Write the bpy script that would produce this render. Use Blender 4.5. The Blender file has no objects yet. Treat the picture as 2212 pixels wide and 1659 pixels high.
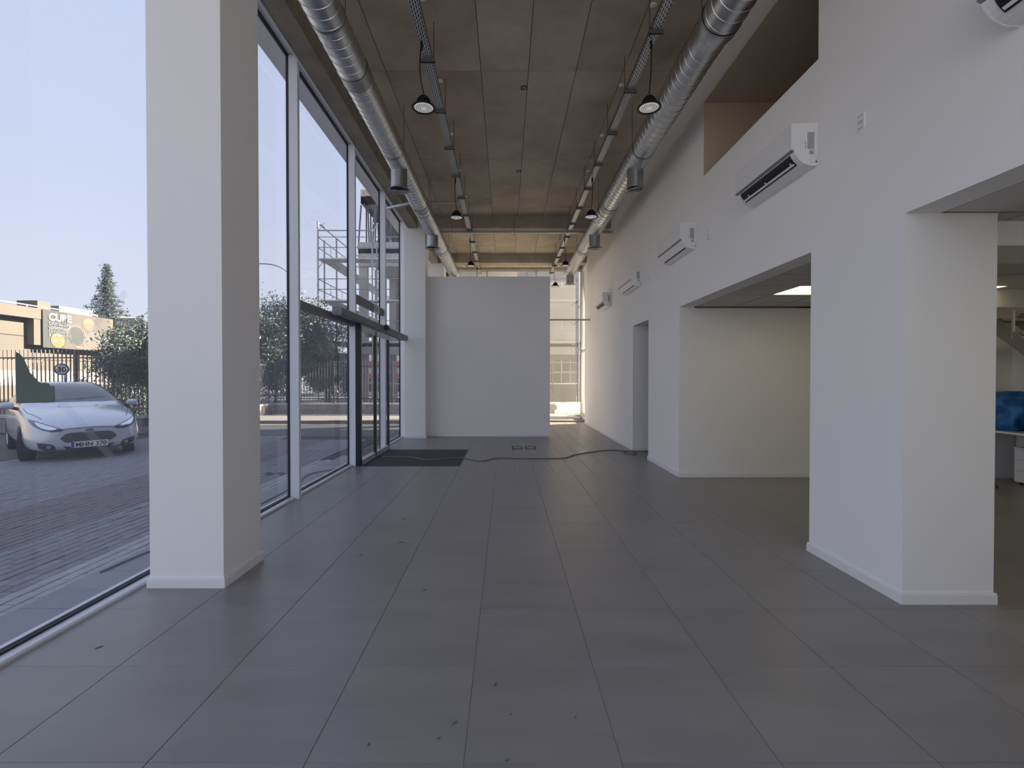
import bpy, bmesh, math, random
from mathutils import Vector, Matrix, Euler
from mathutils.bvhtree import BVHTree
R = math.radians
random.seed(7)
S = bpy.context.scene
C = S.collection

# ------------------------------------------------------------------ camera
cd = bpy.data.cameras.new('camera'); cam = bpy.data.objects.new('camera', cd); C.objects.link(cam)
cd.sensor_width = 36.0; cd.lens = 16.68; cd.shift_x = 0.00606; cd.clip_start = 0.05; cd.clip_end = 500
cam.location = (0, 0, 1.4545); cam.rotation_euler = (R(90 - 0.643), 0, 0)
S.camera = cam
# ------------------------------------------------------------------ sky
W = bpy.data.worlds.new('sky'); S.world = W; W.use_nodes = True
wt = W.node_tree; wt.nodes.clear()
wo = wt.nodes.new('ShaderNodeOutputWorld'); wb = wt.nodes.new('ShaderNodeBackground')
wc = wt.nodes.new('ShaderNodeTexCoord'); ws = wt.nodes.new('ShaderNodeSeparateXYZ'); wr = wt.nodes.new('ShaderNodeValToRGB')
wt.links.new(wc.outputs['Generated'], ws.inputs[0]); wt.links.new(ws.outputs['Z'], wr.inputs['Fac'])
wt.links.new(wr.outputs['Color'], wb.inputs['Color']); wt.links.new(wb.outputs[0], wo.inputs['Surface'])
cr = wr.color_ramp
cr.elements[0].position = 0.0; cr.elements[0].color = (0.84, 0.86, 0.93, 1)
cr.elements[1].position = 0.9; cr.elements[1].color = (0.55, 0.64, 0.88, 1)
e = cr.elements.new(0.35); e.color = (0.68, 0.745, 0.92, 1)
wb.inputs['Strength'].default_value = 0.56
# ------------------------------------------------------------------ sun
sd = bpy.data.lights.new('sun', 'SUN'); sun = bpy.data.objects.new('sun', sd); C.objects.link(sun)
SUN_EL = R(28); to_sun = Vector((0.95*math.cos(SUN_EL), 0.31*math.cos(SUN_EL), math.sin(SUN_EL)))
sun.rotation_euler = (-to_sun).to_track_quat('-Z', 'Y').to_euler(); sun.location = to_sun*60
sd.energy = 16.0; sd.angle = R(0.53); sd.color = (1.0, 0.86, 0.68)
# ------------------------------------------------------------------ exposure
vs = S.view_settings; vs.view_transform = 'Standard'; vs.look = 'None'; vs.gamma = 1.0
vs.use_curve_mapping = False; vs.exposure = 1.25
S.display_settings.display_device = 'sRGB'

# ================================================================== materials
MATS = {}
def nodes(name):
    m = bpy.data.materials.new(name); m.use_nodes = True
    nt = m.node_tree; nt.nodes.clear()
    o = nt.nodes.new('ShaderNodeOutputMaterial')
    MATS[name] = m
    return m, nt, o
def mat(name, col, rough=0.6, metal=0.0, var=0.0, scale=4.0, bump=0.0, bscale=60.0, spec=0.5, detail=6.0, stretch=None, rnd=0.0, coat=0.0, emit=None, es=0.0, trans=0.0):
    m, nt, o = nodes(name)
    b = nt.nodes.new('ShaderNodeBsdfPrincipled'); nt.links.new(b.outputs[0], o.inputs['Surface'])
    b.inputs['Base Color'].default_value = (*col, 1); b.inputs['Roughness'].default_value = rough
    b.inputs['Metallic'].default_value = metal; b.inputs['Specular IOR Level'].default_value = spec
    b.inputs['Coat Weight'].default_value = coat
    if emit: b.inputs['Emission Color'].default_value = (*emit, 1); b.inputs['Emission Strength'].default_value = es
    src = None
    if var or bump:
        tc = nt.nodes.new('ShaderNodeTexCoord'); mp = nt.nodes.new('ShaderNodeMapping')
        nt.links.new(tc.outputs['Object'], mp.inputs['Vector'])
        if stretch: mp.inputs['Scale'].default_value = stretch
        src = mp.outputs['Vector']
        if rnd:
            oi = nt.nodes.new('ShaderNodeObjectInfo'); ad = nt.nodes.new('ShaderNodeVectorMath'); ad.operation = 'MULTIPLY_ADD'
            cx = nt.nodes.new('ShaderNodeCombineXYZ')
            for k in range(3): nt.links.new(oi.outputs['Random'], cx.inputs[k])
            ad.inputs[1].default_value = (37, 23, 11)
            nt.links.new(cx.outputs[0], ad.inputs[0]); nt.links.new(src, ad.inputs[2]); src = ad.outputs[0]
    if var:
        n = nt.nodes.new('ShaderNodeTexNoise'); n.inputs['Scale'].default_value = scale; n.inputs['Detail'].default_value = detail
        n.inputs['Roughness'].default_value = 0.62
        nt.links.new(src, n.inputs['Vector'])
        mr = nt.nodes.new('ShaderNodeMapRange'); mr.inputs['From Min'].default_value = 0.25; mr.inputs['From Max'].default_value = 0.75
        mr.inputs['To Min'].default_value = 1 - var; mr.inputs['To Max'].default_value = 1 + var
        nt.links.new(n.outputs['Fac'], mr.inputs['Value'])
        val = mr.outputs[0]
        if rnd:
            oi2 = nt.nodes.new('ShaderNodeObjectInfo'); m2 = nt.nodes.new('ShaderNodeMapRange')
            m2.inputs['To Min'].default_value = 1 - rnd; m2.inputs['To Max'].default_value = 1 + rnd
            nt.links.new(oi2.outputs['Random'], m2.inputs['Value'])
            mm = nt.nodes.new('ShaderNodeMath'); mm.operation = 'MULTIPLY'
            nt.links.new(val, mm.inputs[0]); nt.links.new(m2.outputs[0], mm.inputs[1]); val = mm.outputs[0]
        vm = nt.nodes.new('ShaderNodeVectorMath'); vm.operation = 'SCALE'; vm.inputs[0].default_value = col
        nt.links.new(val, vm.inputs['Scale']); nt.links.new(vm.outputs[0], b.inputs['Base Color'])
        if rough < 0.6:
            r2 = nt.nodes.new('ShaderNodeMapRange'); r2.inputs['To Min'].default_value = max(0.02, rough - 0.12); r2.inputs['To Max'].default_value = rough + 0.12
            nt.links.new(n.outputs['Fac'], r2.inputs['Value']); nt.links.new(r2.outputs[0], b.inputs['Roughness'])
    if bump:
        n2 = nt.nodes.new('ShaderNodeTexNoise'); n2.inputs['Scale'].default_value = bscale; n2.inputs['Detail'].default_value = 4
        nt.links.new(src, n2.inputs['Vector'])
        bp = nt.nodes.new('ShaderNodeBump'); bp.inputs['Strength'].default_value = bump; bp.inputs['Distance'].default_value = 0.01
        nt.links.new(n2.outputs['Fac'], bp.inputs['Height']); nt.links.new(bp.outputs[0], b.inputs['Normal'])
    return m
def glass(name, tint, refl=0.06, dust=0.04, rough=0.01, dustcol=(0.75, 0.78, 0.85)):
    m, nt, o = nodes(name)
    t = nt.nodes.new('ShaderNodeBsdfTransparent'); t.inputs[0].default_value = (*tint, 1)
    g = nt.nodes.new('ShaderNodeBsdfGlossy'); g.inputs['Roughness'].default_value = rough; g.inputs['Color'].default_value = (0.95, 0.97, 1, 1)
    d = nt.nodes.new('ShaderNodeBsdfTranslucent'); d.inputs['Color'].default_value = (*dustcol, 1)
    lw = nt.nodes.new('ShaderNodeLayerWeight'); lw.inputs['Blend'].default_value = 0.12
    mr = nt.nodes.new('ShaderNodeMapRange'); mr.inputs['To Min'].default_value = refl*0.5; mr.inputs['To Max'].default_value = min(0.6, refl*4)
    nt.links.new(lw.outputs['Fresnel'], mr.inputs['Value'])
    a = nt.nodes.new('ShaderNodeMixShader'); nt.links.new(mr.outputs[0], a.inputs[0])
    nt.links.new(t.outputs[0], a.inputs[1]); nt.links.new(g.outputs[0], a.inputs[2])
    b = nt.nodes.new('ShaderNodeMixShader')
    tc = nt.nodes.new('ShaderNodeTexCoord'); n = nt.nodes.new('ShaderNodeTexNoise'); n.inputs['Scale'].default_value = 1.3; n.inputs['Detail'].default_value = 8
    nt.links.new(tc.outputs['Object'], n.inputs['Vector'])
    m2 = nt.nodes.new('ShaderNodeMapRange'); m2.inputs['To Min'].default_value = dust*0.6; m2.inputs['To Max'].default_value = dust*1.4
    nt.links.new(n.outputs['Fac'], m2.inputs['Value']); nt.links.new(m2.outputs[0], b.inputs[0])
    nt.links.new(a.outputs[0], b.inputs[1]); nt.links.new(d.outputs[0], b.inputs[2])
    nt.links.new(b.outputs[0], o.inputs['Surface'])
    return m
def brickmat(name, c1, c2, mortar, bw, rh, ms, rough=0.8, offset=0.5, rot=0.0, metal=0.0, scale=1.0, axes=None):
    m, nt, o = nodes(name)
    b = nt.nodes.new('ShaderNodeBsdfPrincipled'); nt.links.new(b.outputs[0], o.inputs['Surface'])
    b.inputs['Roughness'].default_value = rough; b.inputs['Metallic'].default_value = metal
    tc = nt.nodes.new('ShaderNodeTexCoord'); mp = nt.nodes.new('ShaderNodeMapping'); mp.inputs['Rotation'].default_value = axes or (0, 0, rot)
    nt.links.new(tc.outputs['Object'], mp.inputs['Vector'])
    t = nt.nodes.new('ShaderNodeTexBrick'); t.inputs['Color1'].default_value = (*c1, 1); t.inputs['Color2'].default_value = (*c2, 1); t.inputs['Mortar'].default_value = (*mortar, 1)
    t.inputs['Brick Width'].default_value = bw; t.inputs['Row Height'].default_value = rh; t.inputs['Mortar Size'].default_value = ms; t.inputs['Scale'].default_value = scale
    t.inputs['Mortar Smooth'].default_value = 0.1; t.offset = offset
    nt.links.new(mp.outputs[0], t.inputs['Vector']); nt.links.new(t.outputs['Color'], b.inputs['Base Color'])
    return m

M = MATS
mat('wall_paint', (0.89, 0.882, 0.868), 0.75, bump=0.05, bscale=220, var=0.012, scale=1.2, spec=0.25)
mat('baseboard_paint', (0.84, 0.835, 0.83), 0.5)
mat('frame_white', (0.84, 0.86, 0.89), 0.42, var=0.03, scale=9)
mat('frame_alu', (0.62, 0.63, 0.66), 0.38, 0.35)
mat('gasket', (0.012, 0.014, 0.03), 0.5)
mat('door_grey', (0.20, 0.205, 0.225), 0.45, 0.25)
mat('black_frame', (0.012, 0.014, 0.02), 0.45)
mat('concrete_ceiling', (0.47, 0.40, 0.305), 0.85, var=0.30, scale=1.1, bump=0.12, bscale=25, rnd=0.035, detail=9)
mat('concrete_beam', (0.36, 0.315, 0.26), 0.85, var=0.25, scale=2.2, bump=0.2, bscale=18, detail=9)
mat('joint_dark', (0.06, 0.05, 0.042), 0.9)
mat('grout', (0.36, 0.355, 0.36), 0.8)
mat('floor_tile', (0.26, 0.245, 0.24), 0.36, var=0.16, scale=2.2, rnd=0.018, stretch=(0.45, 1.6, 1), detail=8, spec=0.5)
mat('mat_fibre', (0.062, 0.062, 0.072), 0.95, var=0.15, scale=60, bump=0.4, bscale=300)
mat('galvanized', (0.60, 0.62, 0.635), 0.32, 1.0, var=0.16, scale=7, stretch=(1, 3, 1))
mat('galvanized_dull', (0.42, 0.43, 0.44), 0.45, 1.0, var=0.1, scale=12)
brickmat('tray_perforated', (0.03, 0.03, 0.03), (0.03, 0.03, 0.03), (0.62, 0.62, 0.62), 0.055, 0.0245, 0.0075, 0.4, rot=R(90), metal=0.6, offset=0.5)
brickmat('tray_perforated_across', (0.03, 0.03, 0.03), (0.03, 0.03, 0.03), (0.55, 0.55, 0.54), 0.055, 0.0245, 0.0075, 0.4, metal=0.6, offset=0.5)
mat('strut_steel', (0.20, 0.195, 0.185), 0.5, 0.8)
mat('rod_steel', (0.16, 0.15, 0.14), 0.5, 0.8)
mat('lamp_black', (0.012, 0.012, 0.013), 0.42)
mat('lamp_lens', (0.80, 0.80, 0.78), 0.25, spec=0.6, emit=(1.0, 0.98, 0.94), es=0.12)  # faint glow stands in for windows mirrored in the unlit lens
mat('lamp_lens_ring', (0.45, 0.45, 0.45), 0.35)
mat('cable_black', (0.012, 0.012, 0.012), 0.5)
mat('cable_grey', (0.20, 0.185, 0.17), 0.55)
mat('plastic_white', (0.82, 0.82, 0.83), 0.32, spec=0.5)
mat('plastic_grey', (0.26, 0.26, 0.28), 0.4)
mat('plastic_shade', (0.60, 0.60, 0.60), 0.4)
mat('slot_black', (0.006, 0.006, 0.008), 0.6)
brickmat('spec_label', (0.12, 0.12, 0.13), (0.34, 0.34, 0.35), (0.5, 0.5, 0.52), 0.013, 0.006, 0.0016, 0.5, axes=(R(90), 0, 0))
mat('label_grey', (0.30, 0.30, 0.32), 0.5)
mat('switch_white', (0.88, 0.88, 0.88), 0.35)
mat('switch_line', (0.16, 0.16, 0.16), 0.5)
mat('ceiling_tile', (0.62, 0.60, 0.58), 0.85, var=0.03, scale=30, bump=0.1, bscale=200)
mat('tile_grid', (0.10, 0.095, 0.09), 0.6)
mat('led_panel', (0.9, 0.88, 0.8), 0.4, emit=(1.0, 0.84, 0.42), es=1.7)
mat('mezzanine_paint', (0.60, 0.50, 0.37), 0.8, var=0.03, scale=2)
mat('desk_white', (0.66, 0.66, 0.67), 0.45)
mat('desk_edge', (0.30, 0.28, 0.25), 0.5)
mat('bag_blue', (0.025, 0.16, 0.46), 0.38, var=0.3, scale=7, bump=0.5, bscale=9)
mat('stair_paint', (0.34, 0.33, 0.31), 0.6)
mat('steel_white', (0.62, 0.62, 0.60), 0.4)
# outside
glass('glass_clear', (0.835, 0.85, 0.878), 0.035, 0.03)
glass('glass_door', (0.86, 0.872, 0.89), 0.035, 0.015)
glass('glass_back', (0.93, 0.92, 0.89), 0.03, 0.05, dustcol=(0.85, 0.82, 0.72))
glass('tape_clear', (0.97, 0.97, 0.975), 0.02, 0.045, 0.2)
mat('paper_green', (0.23, 0.30, 0.285), 0.8, var=0.08, scale=10)
mat('asphalt', (0.105, 0.102, 0.10), 0.9, var=0.2, scale=1.4, detail=9)
mat('ground_pale', (0.21, 0.215, 0.23), 0.9, var=0.12, scale=0.6)
mat('slab_concrete', (0.30, 0.31, 0.33), 0.85, var=0.08, scale=3)
mat('paver_light', (0.40, 0.41, 0.42), 0.85, var=0.1, scale=8, rnd=0.08)
mat('paver_grey', (0.245, 0.245, 0.26), 0.88, var=0.15, scale=8, rnd=0.12)
mat('paver_red', (0.225, 0.19, 0.205), 0.88, var=0.18, scale=3, rnd=0.1)
mat('paver_joint', (0.05, 0.05, 0.055), 0.95)
brickmat('paving_far', (0.26, 0.25, 0.26), (0.31, 0.30, 0.30), (0.15, 0.15, 0.155), 0.2, 0.1, 0.012, 0.9)
mat('kerb_stone', (0.15, 0.145, 0.138), 0.85, var=0.08, scale=5)
mat('block_pink', (0.30, 0.255, 0.245), 0.9, var=0.1, scale=6, rnd=0.12)
mat('mortar', (0.16, 0.14, 0.135), 0.95)
mat('coping', (0.45, 0.44, 0.44), 0.8)
mat('fence_brown', (0.13, 0.105, 0.095), 0.6)
mat('fence_dark', (0.055, 0.058, 0.065), 0.6)
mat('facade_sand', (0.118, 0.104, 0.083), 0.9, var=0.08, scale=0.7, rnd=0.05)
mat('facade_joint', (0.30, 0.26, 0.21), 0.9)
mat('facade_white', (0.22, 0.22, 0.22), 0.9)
mat('pipe_white', (0.75, 0.75, 0.75), 0.5)
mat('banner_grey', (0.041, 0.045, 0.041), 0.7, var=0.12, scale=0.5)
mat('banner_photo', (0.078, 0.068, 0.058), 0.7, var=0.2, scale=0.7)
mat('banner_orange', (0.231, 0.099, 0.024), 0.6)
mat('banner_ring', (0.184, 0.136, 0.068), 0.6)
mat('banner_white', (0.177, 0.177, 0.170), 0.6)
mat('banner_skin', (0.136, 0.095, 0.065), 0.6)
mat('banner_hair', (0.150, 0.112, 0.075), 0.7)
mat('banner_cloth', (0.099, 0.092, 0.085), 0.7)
mat('leaf_olive', (0.10, 0.125, 0.095), 0.42, var=0.45, scale=1.5, spec=0.5)
mat('leaf_conifer', (0.055, 0.075, 0.07), 0.7, var=0.3, scale=2)
mat('bark', (0.10, 0.085, 0.075), 0.9, var=0.25, scale=9)
mat('car_paint', (0.62, 0.645, 0.69), 0.26, 0.25, coat=0.8)
mat('car_glass', (0.045, 0.055, 0.07), 0.06, spec=0.8, coat=0.5)
mat('car_black', (0.02, 0.021, 0.024), 0.5)
mat('car_grille', (0.045, 0.048, 0.055), 0.4)
mat('car_slat', (0.22, 0.23, 0.25), 0.3, 0.7)
mat('car_lamp', (0.10, 0.11, 0.13), 0.12, 0.3, coat=1.0)
mat('car_chrome', (0.75, 0.76, 0.78), 0.15, 1.0)
mat('car_emblem', (0.10, 0.13, 0.22), 0.25, 0.3)
mat('tyre', (0.018, 0.018, 0.019), 0.85)
mat('rim', (0.50, 0.51, 0.53), 0.3, 0.8)
mat('plate_white', (0.80, 0.80, 0.78), 0.5)
mat('plate_blue', (0.03, 0.06, 0.30), 0.5)
mat('ink_black', (0.012, 0.012, 0.012), 0.6)
mat('sign_white', (0.50, 0.49, 0.47), 0.6)
mat('sign_ring', (0.05, 0.042, 0.046), 0.6)
mat('concrete_new', (0.42, 0.415, 0.41), 0.9, var=0.14, scale=0.9, detail=8)
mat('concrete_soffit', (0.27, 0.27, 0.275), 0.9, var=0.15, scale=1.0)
mat('scaffold_steel', (0.30, 0.31, 0.34), 0.45, 0.4)
mat('scaffold_deck', (0.50, 0.52, 0.55), 0.5, 0.3, var=0.1, scale=4)
mat('prop_steel', (0.10, 0.105, 0.12), 0.6)
mat('timber', (0.55, 0.38, 0.20), 0.8, var=0.15, scale=8)
mat('shop_red', (0.55, 0.07, 0.045), 0.5)
mat('shop_white', (0.75, 0.75, 0.75), 0.6)
mat('lamp_pole', (0.22, 0.23, 0.25), 0.5)
mat('ramp_white', (0.33, 0.32, 0.295), 0.85, var=0.05, scale=2)
mat('window_dark', (0.05, 0.055, 0.06), 0.2)
mat('eave_white', (0.88, 0.885, 0.90), 0.8)

# ================================================================== mesh helpers
class MB:
    def __init__(s): s.v = []; s.f = []
    def add(s, vs, fs):
        n = len(s.v); s.v += [tuple(p) for p in vs]; s.f += [tuple(i + n for i in f) for f in fs]; return s
    def box(s, x0, x1, y0, y1, z0, z1):
        x0, x1 = sorted((x0, x1)); y0, y1 = sorted((y0, y1)); z0, z1 = sorted((z0, z1))
        return s.add([(x0,y0,z0),(x1,y0,z0),(x1,y1,z0),(x0,y1,z0),(x0,y0,z1),(x1,y0,z1),(x1,y1,z1),(x0,y1,z1)],
                     [(0,3,2,1),(4,5,6,7),(0,1,5,4),(1,2,6,5),(2,3,7,6),(3,0,4,7)])
    def cbox(s, x0, x1, y0, y1, z0, z1, c=0.005):
        # box whose top edges are chamfered
        x0, x1 = sorted((x0, x1)); y0, y1 = sorted((y0, y1)); z0, z1 = sorted((z0, z1))
        return s.add([(x0,y0,z0),(x1,y0,z0),(x1,y1,z0),(x0,y1,z0),(x0,y0,z1-c),(x1,y0,z1-c),(x1,y1,z1-c),(x0,y1,z1-c),
                      (x0+c,y0+c,z1),(x1-c,y0+c,z1),(x1-c,y1-c,z1),(x0+c,y1-c,z1)],
                     [(0,3,2,1),(8,9,10,11),(0,1,5,4),(1,2,6,5),(2,3,7,6),(3,0,4,7),(4,5,9,8),(5,6,10,9),(6,7,11,10),(7,4,8,11)])
    def prism(s, poly, axis, a, b):
        # poly: 2D points; axis 'x' -> (y,z), 'y' -> (x,z), 'z' -> (x,y)
        def p(q, t): return {'x': (t, q[0], q[1]), 'y': (q[0], t, q[1]), 'z': (q[0], q[1], t)}[axis]
        n = len(poly)
        return s.add([p(q, a) for q in poly] + [p(q, b) for q in poly],
                     [tuple(range(n))[::-1], tuple(range(n, 2*n))] + [(i, (i+1) % n, n + (i+1) % n, n + i) for i in range(n)])
    def tube(s, pts, r, n=8, caps=True):
        pts = [Vector(p) for p in pts]; rs = r if isinstance(r, (list, tuple)) else [r]*len(pts)
        vs, fs = [], []
        up = None
        for i, p in enumerate(pts):
            d = (pts[min(i+1, len(pts)-1)] - pts[max(i-1, 0)]).normalized()
            if up is None or abs(up.dot(d)) > 0.99: up = Vector((0, 0, 1)) if abs(d.z) < 0.9 else Vector((1, 0, 0))
            a = d.cross(up).normalized(); b = a.cross(d).normalized(); up = b
            for k in range(n):
                t = 2*math.pi*k/n; vs.append(p + (a*math.cos(t) + b*math.sin(t))*rs[i])
        for i in range(len(pts)-1):
            for k in range(n): fs.append((i*n+k, i*n+(k+1) % n, (i+1)*n+(k+1) % n, (i+1)*n+k))
        if caps: fs += [tuple(range(n))[::-1], tuple(range((len(pts)-1)*n, len(pts)*n))]
        return s.add(vs, fs)
    def lathe(s, prof, c=(0, 0, 0), n=28, axis='z', cap=True):
        vs, fs = [], []
        for r, h in prof:
            for k in range(n):
                t = 2*math.pi*k/n; x, y = r*math.cos(t), r*math.sin(t)
                q = {'z': (x, y, h), 'y': (x, h, y), 'x': (h, x, y)}[axis]
                vs.append((q[0]+c[0], q[1]+c[1], q[2]+c[2]))
        for i in range(len(prof)-1):
            for k in range(n): fs.append((i*n+k, i*n+(k+1) % n, (i+1)*n+(k+1) % n, (i+1)*n+k))
        if cap: fs += [tuple(range(n))[::-1], tuple(range((len(prof)-1)*n, len(prof)*n))]
        return s.add(vs, fs)
    def mesh(s, name, m, smooth=False, off=(0, 0, 0), angle=35):
        me = bpy.data.meshes.new(name)
        me.from_pydata([(p[0]-off[0], p[1]-off[1], p[2]-off[2]) for p in s.v], [], s.f)
        bm = bmesh.new(); bm.from_mesh(me); bmesh.ops.recalc_face_normals(bm, faces=bm.faces); bm.to_mesh(me); bm.free()
        me.materials.append(MATS[m])
        if smooth:
            me.polygons.foreach_set('use_smooth', [True]*len(me.polygons)); me.set_sharp_from_angle(angle=R(angle))
        me.update(); return me
    def build(s, name, m, parent=None, smooth=False, angle=35, **tags):
        """link as one mesh object; vertices are world coordinates (moved into the parent's frame)"""
        off = parent_loc(parent)
        if parent is None:
            xs = [p[0] for p in s.v]; ys = [p[1] for p in s.v]; zs = [p[2] for p in s.v]
            loc = ((min(xs)+max(xs))/2, (min(ys)+max(ys))/2, min(zs)); off = loc
        else: loc = (0, 0, 0)
        o = bpy.data.objects.new(name, s.mesh(name, m, smooth, off, angle)); C.objects.link(o)
        o.location = loc; o.parent = parent
        return tag(o, **tags)
def parent_loc(p):
    l = Vector((0, 0, 0))
    while p is not None: l += p.location; p = p.parent
    return l
def tag(o, label=None, cat=None, group=None, kind=None):
    if label: o['label'] = label
    if cat: o['category'] = cat
    if group: o['group'] = group
    if kind: o['kind'] = kind
    return o
def thing(name, loc, label=None, cat=None, group=None, kind=None, rz=0):
    o = bpy.data.objects.new(name, None); C.objects.link(o); o.location = loc; o.rotation_euler = (0, 0, rz)
    o.empty_display_size = 0.1
    return tag(o, label, cat, group, kind)
def inst(name, me, parent, loc, rot=(0, 0, 0), scale=None):
    o = bpy.data.objects.new(name, me); C.objects.link(o); o.parent = parent
    o.location = Vector(loc) - parent_loc(parent); o.rotation_euler = rot
    if scale: o.scale = scale
    return o
def copy_tree(o, parent=None):
    c = o.copy(); C.objects.link(c); c.parent = parent
    for ch in list(o.children): copy_tree(ch, c)
    return c
def Bx(*a): return MB().box(*a)
def text_mesh(txt, size, m, depth=0.002, bold=0.0, align='LEFT'):
    cu = bpy.data.curves.new('lettering', 'FONT'); cu.body = txt; cu.size = size; cu.extrude = depth/2; cu.offset = bold; cu.align_x = align
    ob = bpy.data.objects.new('lettering', cu); C.objects.link(ob)
    dg = bpy.context.evaluated_depsgraph_get(); me = bpy.data.meshes.new_from_object(ob.evaluated_get(dg))
    bpy.data.objects.remove(ob); bpy.data.curves.remove(cu)
    me.materials.clear(); me.materials.append(MATS[m]); me.name = 'lettering'
    return me

# ================================================================== the shell
ZC = 5.42       # concrete ceiling
ZB = 5.12       # underside of the concrete beams
XR = 2.56       # right wall plane
XG = -2.62      # glass plane of the shop front
# ---- floor with its tiles
floor = Bx(-2.68, 10.2, -1.4, 17.2, -0.30, -0.004).build('floor', 'grout', kind='structure', label='grey porcelain tiled floor of the empty showroom')
X0, Y0, TS = -0.159, 2.382, 0.6
g = 0.0035
def tile_mesh(w, d, nm='floor_tile'): return MB().cbox(g/2, w-g/2, g/5, d-g/5, -0.010, 0.0, 0.0008).mesh(nm, 'floor_tile')
big = tile_mesh(0.6, 0.6); small = tile_mesh(0.3, 0.6)
rest = MB()
cols = [X0 + TS*k for k in range(-5, 17)]
nt_ = 0
for j in range(-6, 8):
    y = Y0 + TS*j
    for x in cols:
        if x < -2.7 or x > 9.4: continue
        if y > 1.0 and x < 7.4 and y - 1.2 > (x - 2.4)*0.2:
            if x < -2.62: continue
            inst('floor_tile', big, floor, (x, y, 0)); nt_ += 1
        elif x > -2.62: rest.cbox(x+g/2, x+TS-g/2, y+g/2, y+TS-g/2, -0.010, 0, 0.0008)
YF = Y0 + TS*8
for j in range(0, 17):
    y = YF + TS*j
    for k in range(-8, 9):
        x = X0 + 0.3*k
        if x + 0.3 > 2.66: continue
        d = min(TS, 17.2 - y)
        if nt_ < 298 and d == TS: inst('floor_tile', small, floor, (x, y, 0)); nt_ += 1
        else: rest.cbox(x+g/2, x+0.3-g/2, y+g/2, y+d-g/2, -0.010, 0, 0.0008)
    x = X0 + 0.3*9
    while x < 9.6:
        d = min(TS, 17.2 - y)
        if y > 15 and x > 2.7: break
        rest.cbox(x+g/2, x+0.6-g/2, y+g/2, y+d-g/2, -0.010, 0, 0.0008); x += 0.6
rest.build('floor_tile', 'floor_tile', floor, kind='stuff')
# ---- concrete ceiling: slab, cast panels, beams
ceiling = Bx(-2.93, 10.2, -1.4, 17.3, ZC, ZC+0.34).build('ceiling', 'joint_dark', kind='structure', label='raw concrete ceiling slab with board joints and beams')
Bx(-2.93, -2.66, -1.4, 17.3, ZC-0.006, ZC+0.0).build('eave_soffit', 'eave_white', ceiling)
def cpanel(x0, x1, y0, y1): MB().box(x0+0.004, x1-0.004, y0+0.004, y1-0.004, ZC-0.006, ZC+0.002).build('ceiling_panel', 'concrete_ceiling', ceiling)
xs = [-2.144] + [-0.32+0.612*k for k in range(-2, 5)] + [XR]
ysA = [-1.2, 1.27, 3.71, 6.15, 8.60, 11.03, 11.6]; ysB = [11.95, 14.26, 15.05]; ysC = [15.4, 17.0]
for ys in (ysA, ysB, ysC):
    for a, b in zip(ys, ys[1:]):
        for c, d in zip(xs, xs[1:]): cpanel(c, d, a, b)
Bx(-2.144, XR, 11.6, 11.95, ZB, ZC-0.001).build('beam', 'concrete_beam', ceiling)
Bx(-2.144, XR+0.2, 15.05, 15.40, ZB, ZC-0.001).build('beam', 'concrete_beam', ceiling)
Bx(-2.38, -2.144, -1.2, 11.6, ZB, ZC-0.001).build('beam', 'concrete_beam', ceiling)
Bx(-2.38, -2.144, 12.08, 15.1, ZB, ZC-0.001).build('beam', 'concrete_beam', ceiling)
for x, y in ((0.25, 6.5), (0.25, 9.1)):
    b = MB().box(x-0.045, x+0.045, y-0.045, y+0.045, ZC-0.010, ZC-0.0065).build('junction_box', 'joint_dark', ceiling)
    MB().box(x-0.028, x+0.008, y-0.03, y+0.02, ZC-0.0125, ZC-0.010).box(x+0.014, x+0.03, y-0.02, y+0.03, ZC-0.0125, ZC-0.010).build('cover_remnant', 'concrete_beam', b)
# ---- roof edge outside
Bx(-3.0, 10.3, -1.5, 17.4, ZC+0.34, ZC+0.75).build('trim_1', 'eave_white', kind='structure', label='flat roof parapet above the concrete slab')
# ---- columns on the glazed side
def column(y0, y1, lab):
    o = MB().box(-2.478, -1.965, y0, y1, 0, ZC-0.001 if y0 > 11 and y0 < 12 else ZC-0.001).build('column', 'wall_paint', kind='structure', label=lab)
    b = MB()
    b.prism([(-2.493, y0-0.014), (-1.95, y0-0.014), (-1.95, y1+0.014), (-2.493, y1+0.014)], 'z', 0, 0.062)
    b.prism([(-2.487, y0-0.008), (-1.956, y0-0.008), (-1.956, y1+0.008), (-2.487, y1+0.008)], 'z', 0.062, 0.072)
    b.build('baseboard', 'baseboard_paint', o)
column(3.29, 3.79, 'square white column by the shop front with low skirting')
column(11.59, 12.08, 'square white column at the end of the sliding door, beside the white partition')
column(15.12, 15.62, 'white column behind the partition, near the rear window')
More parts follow.
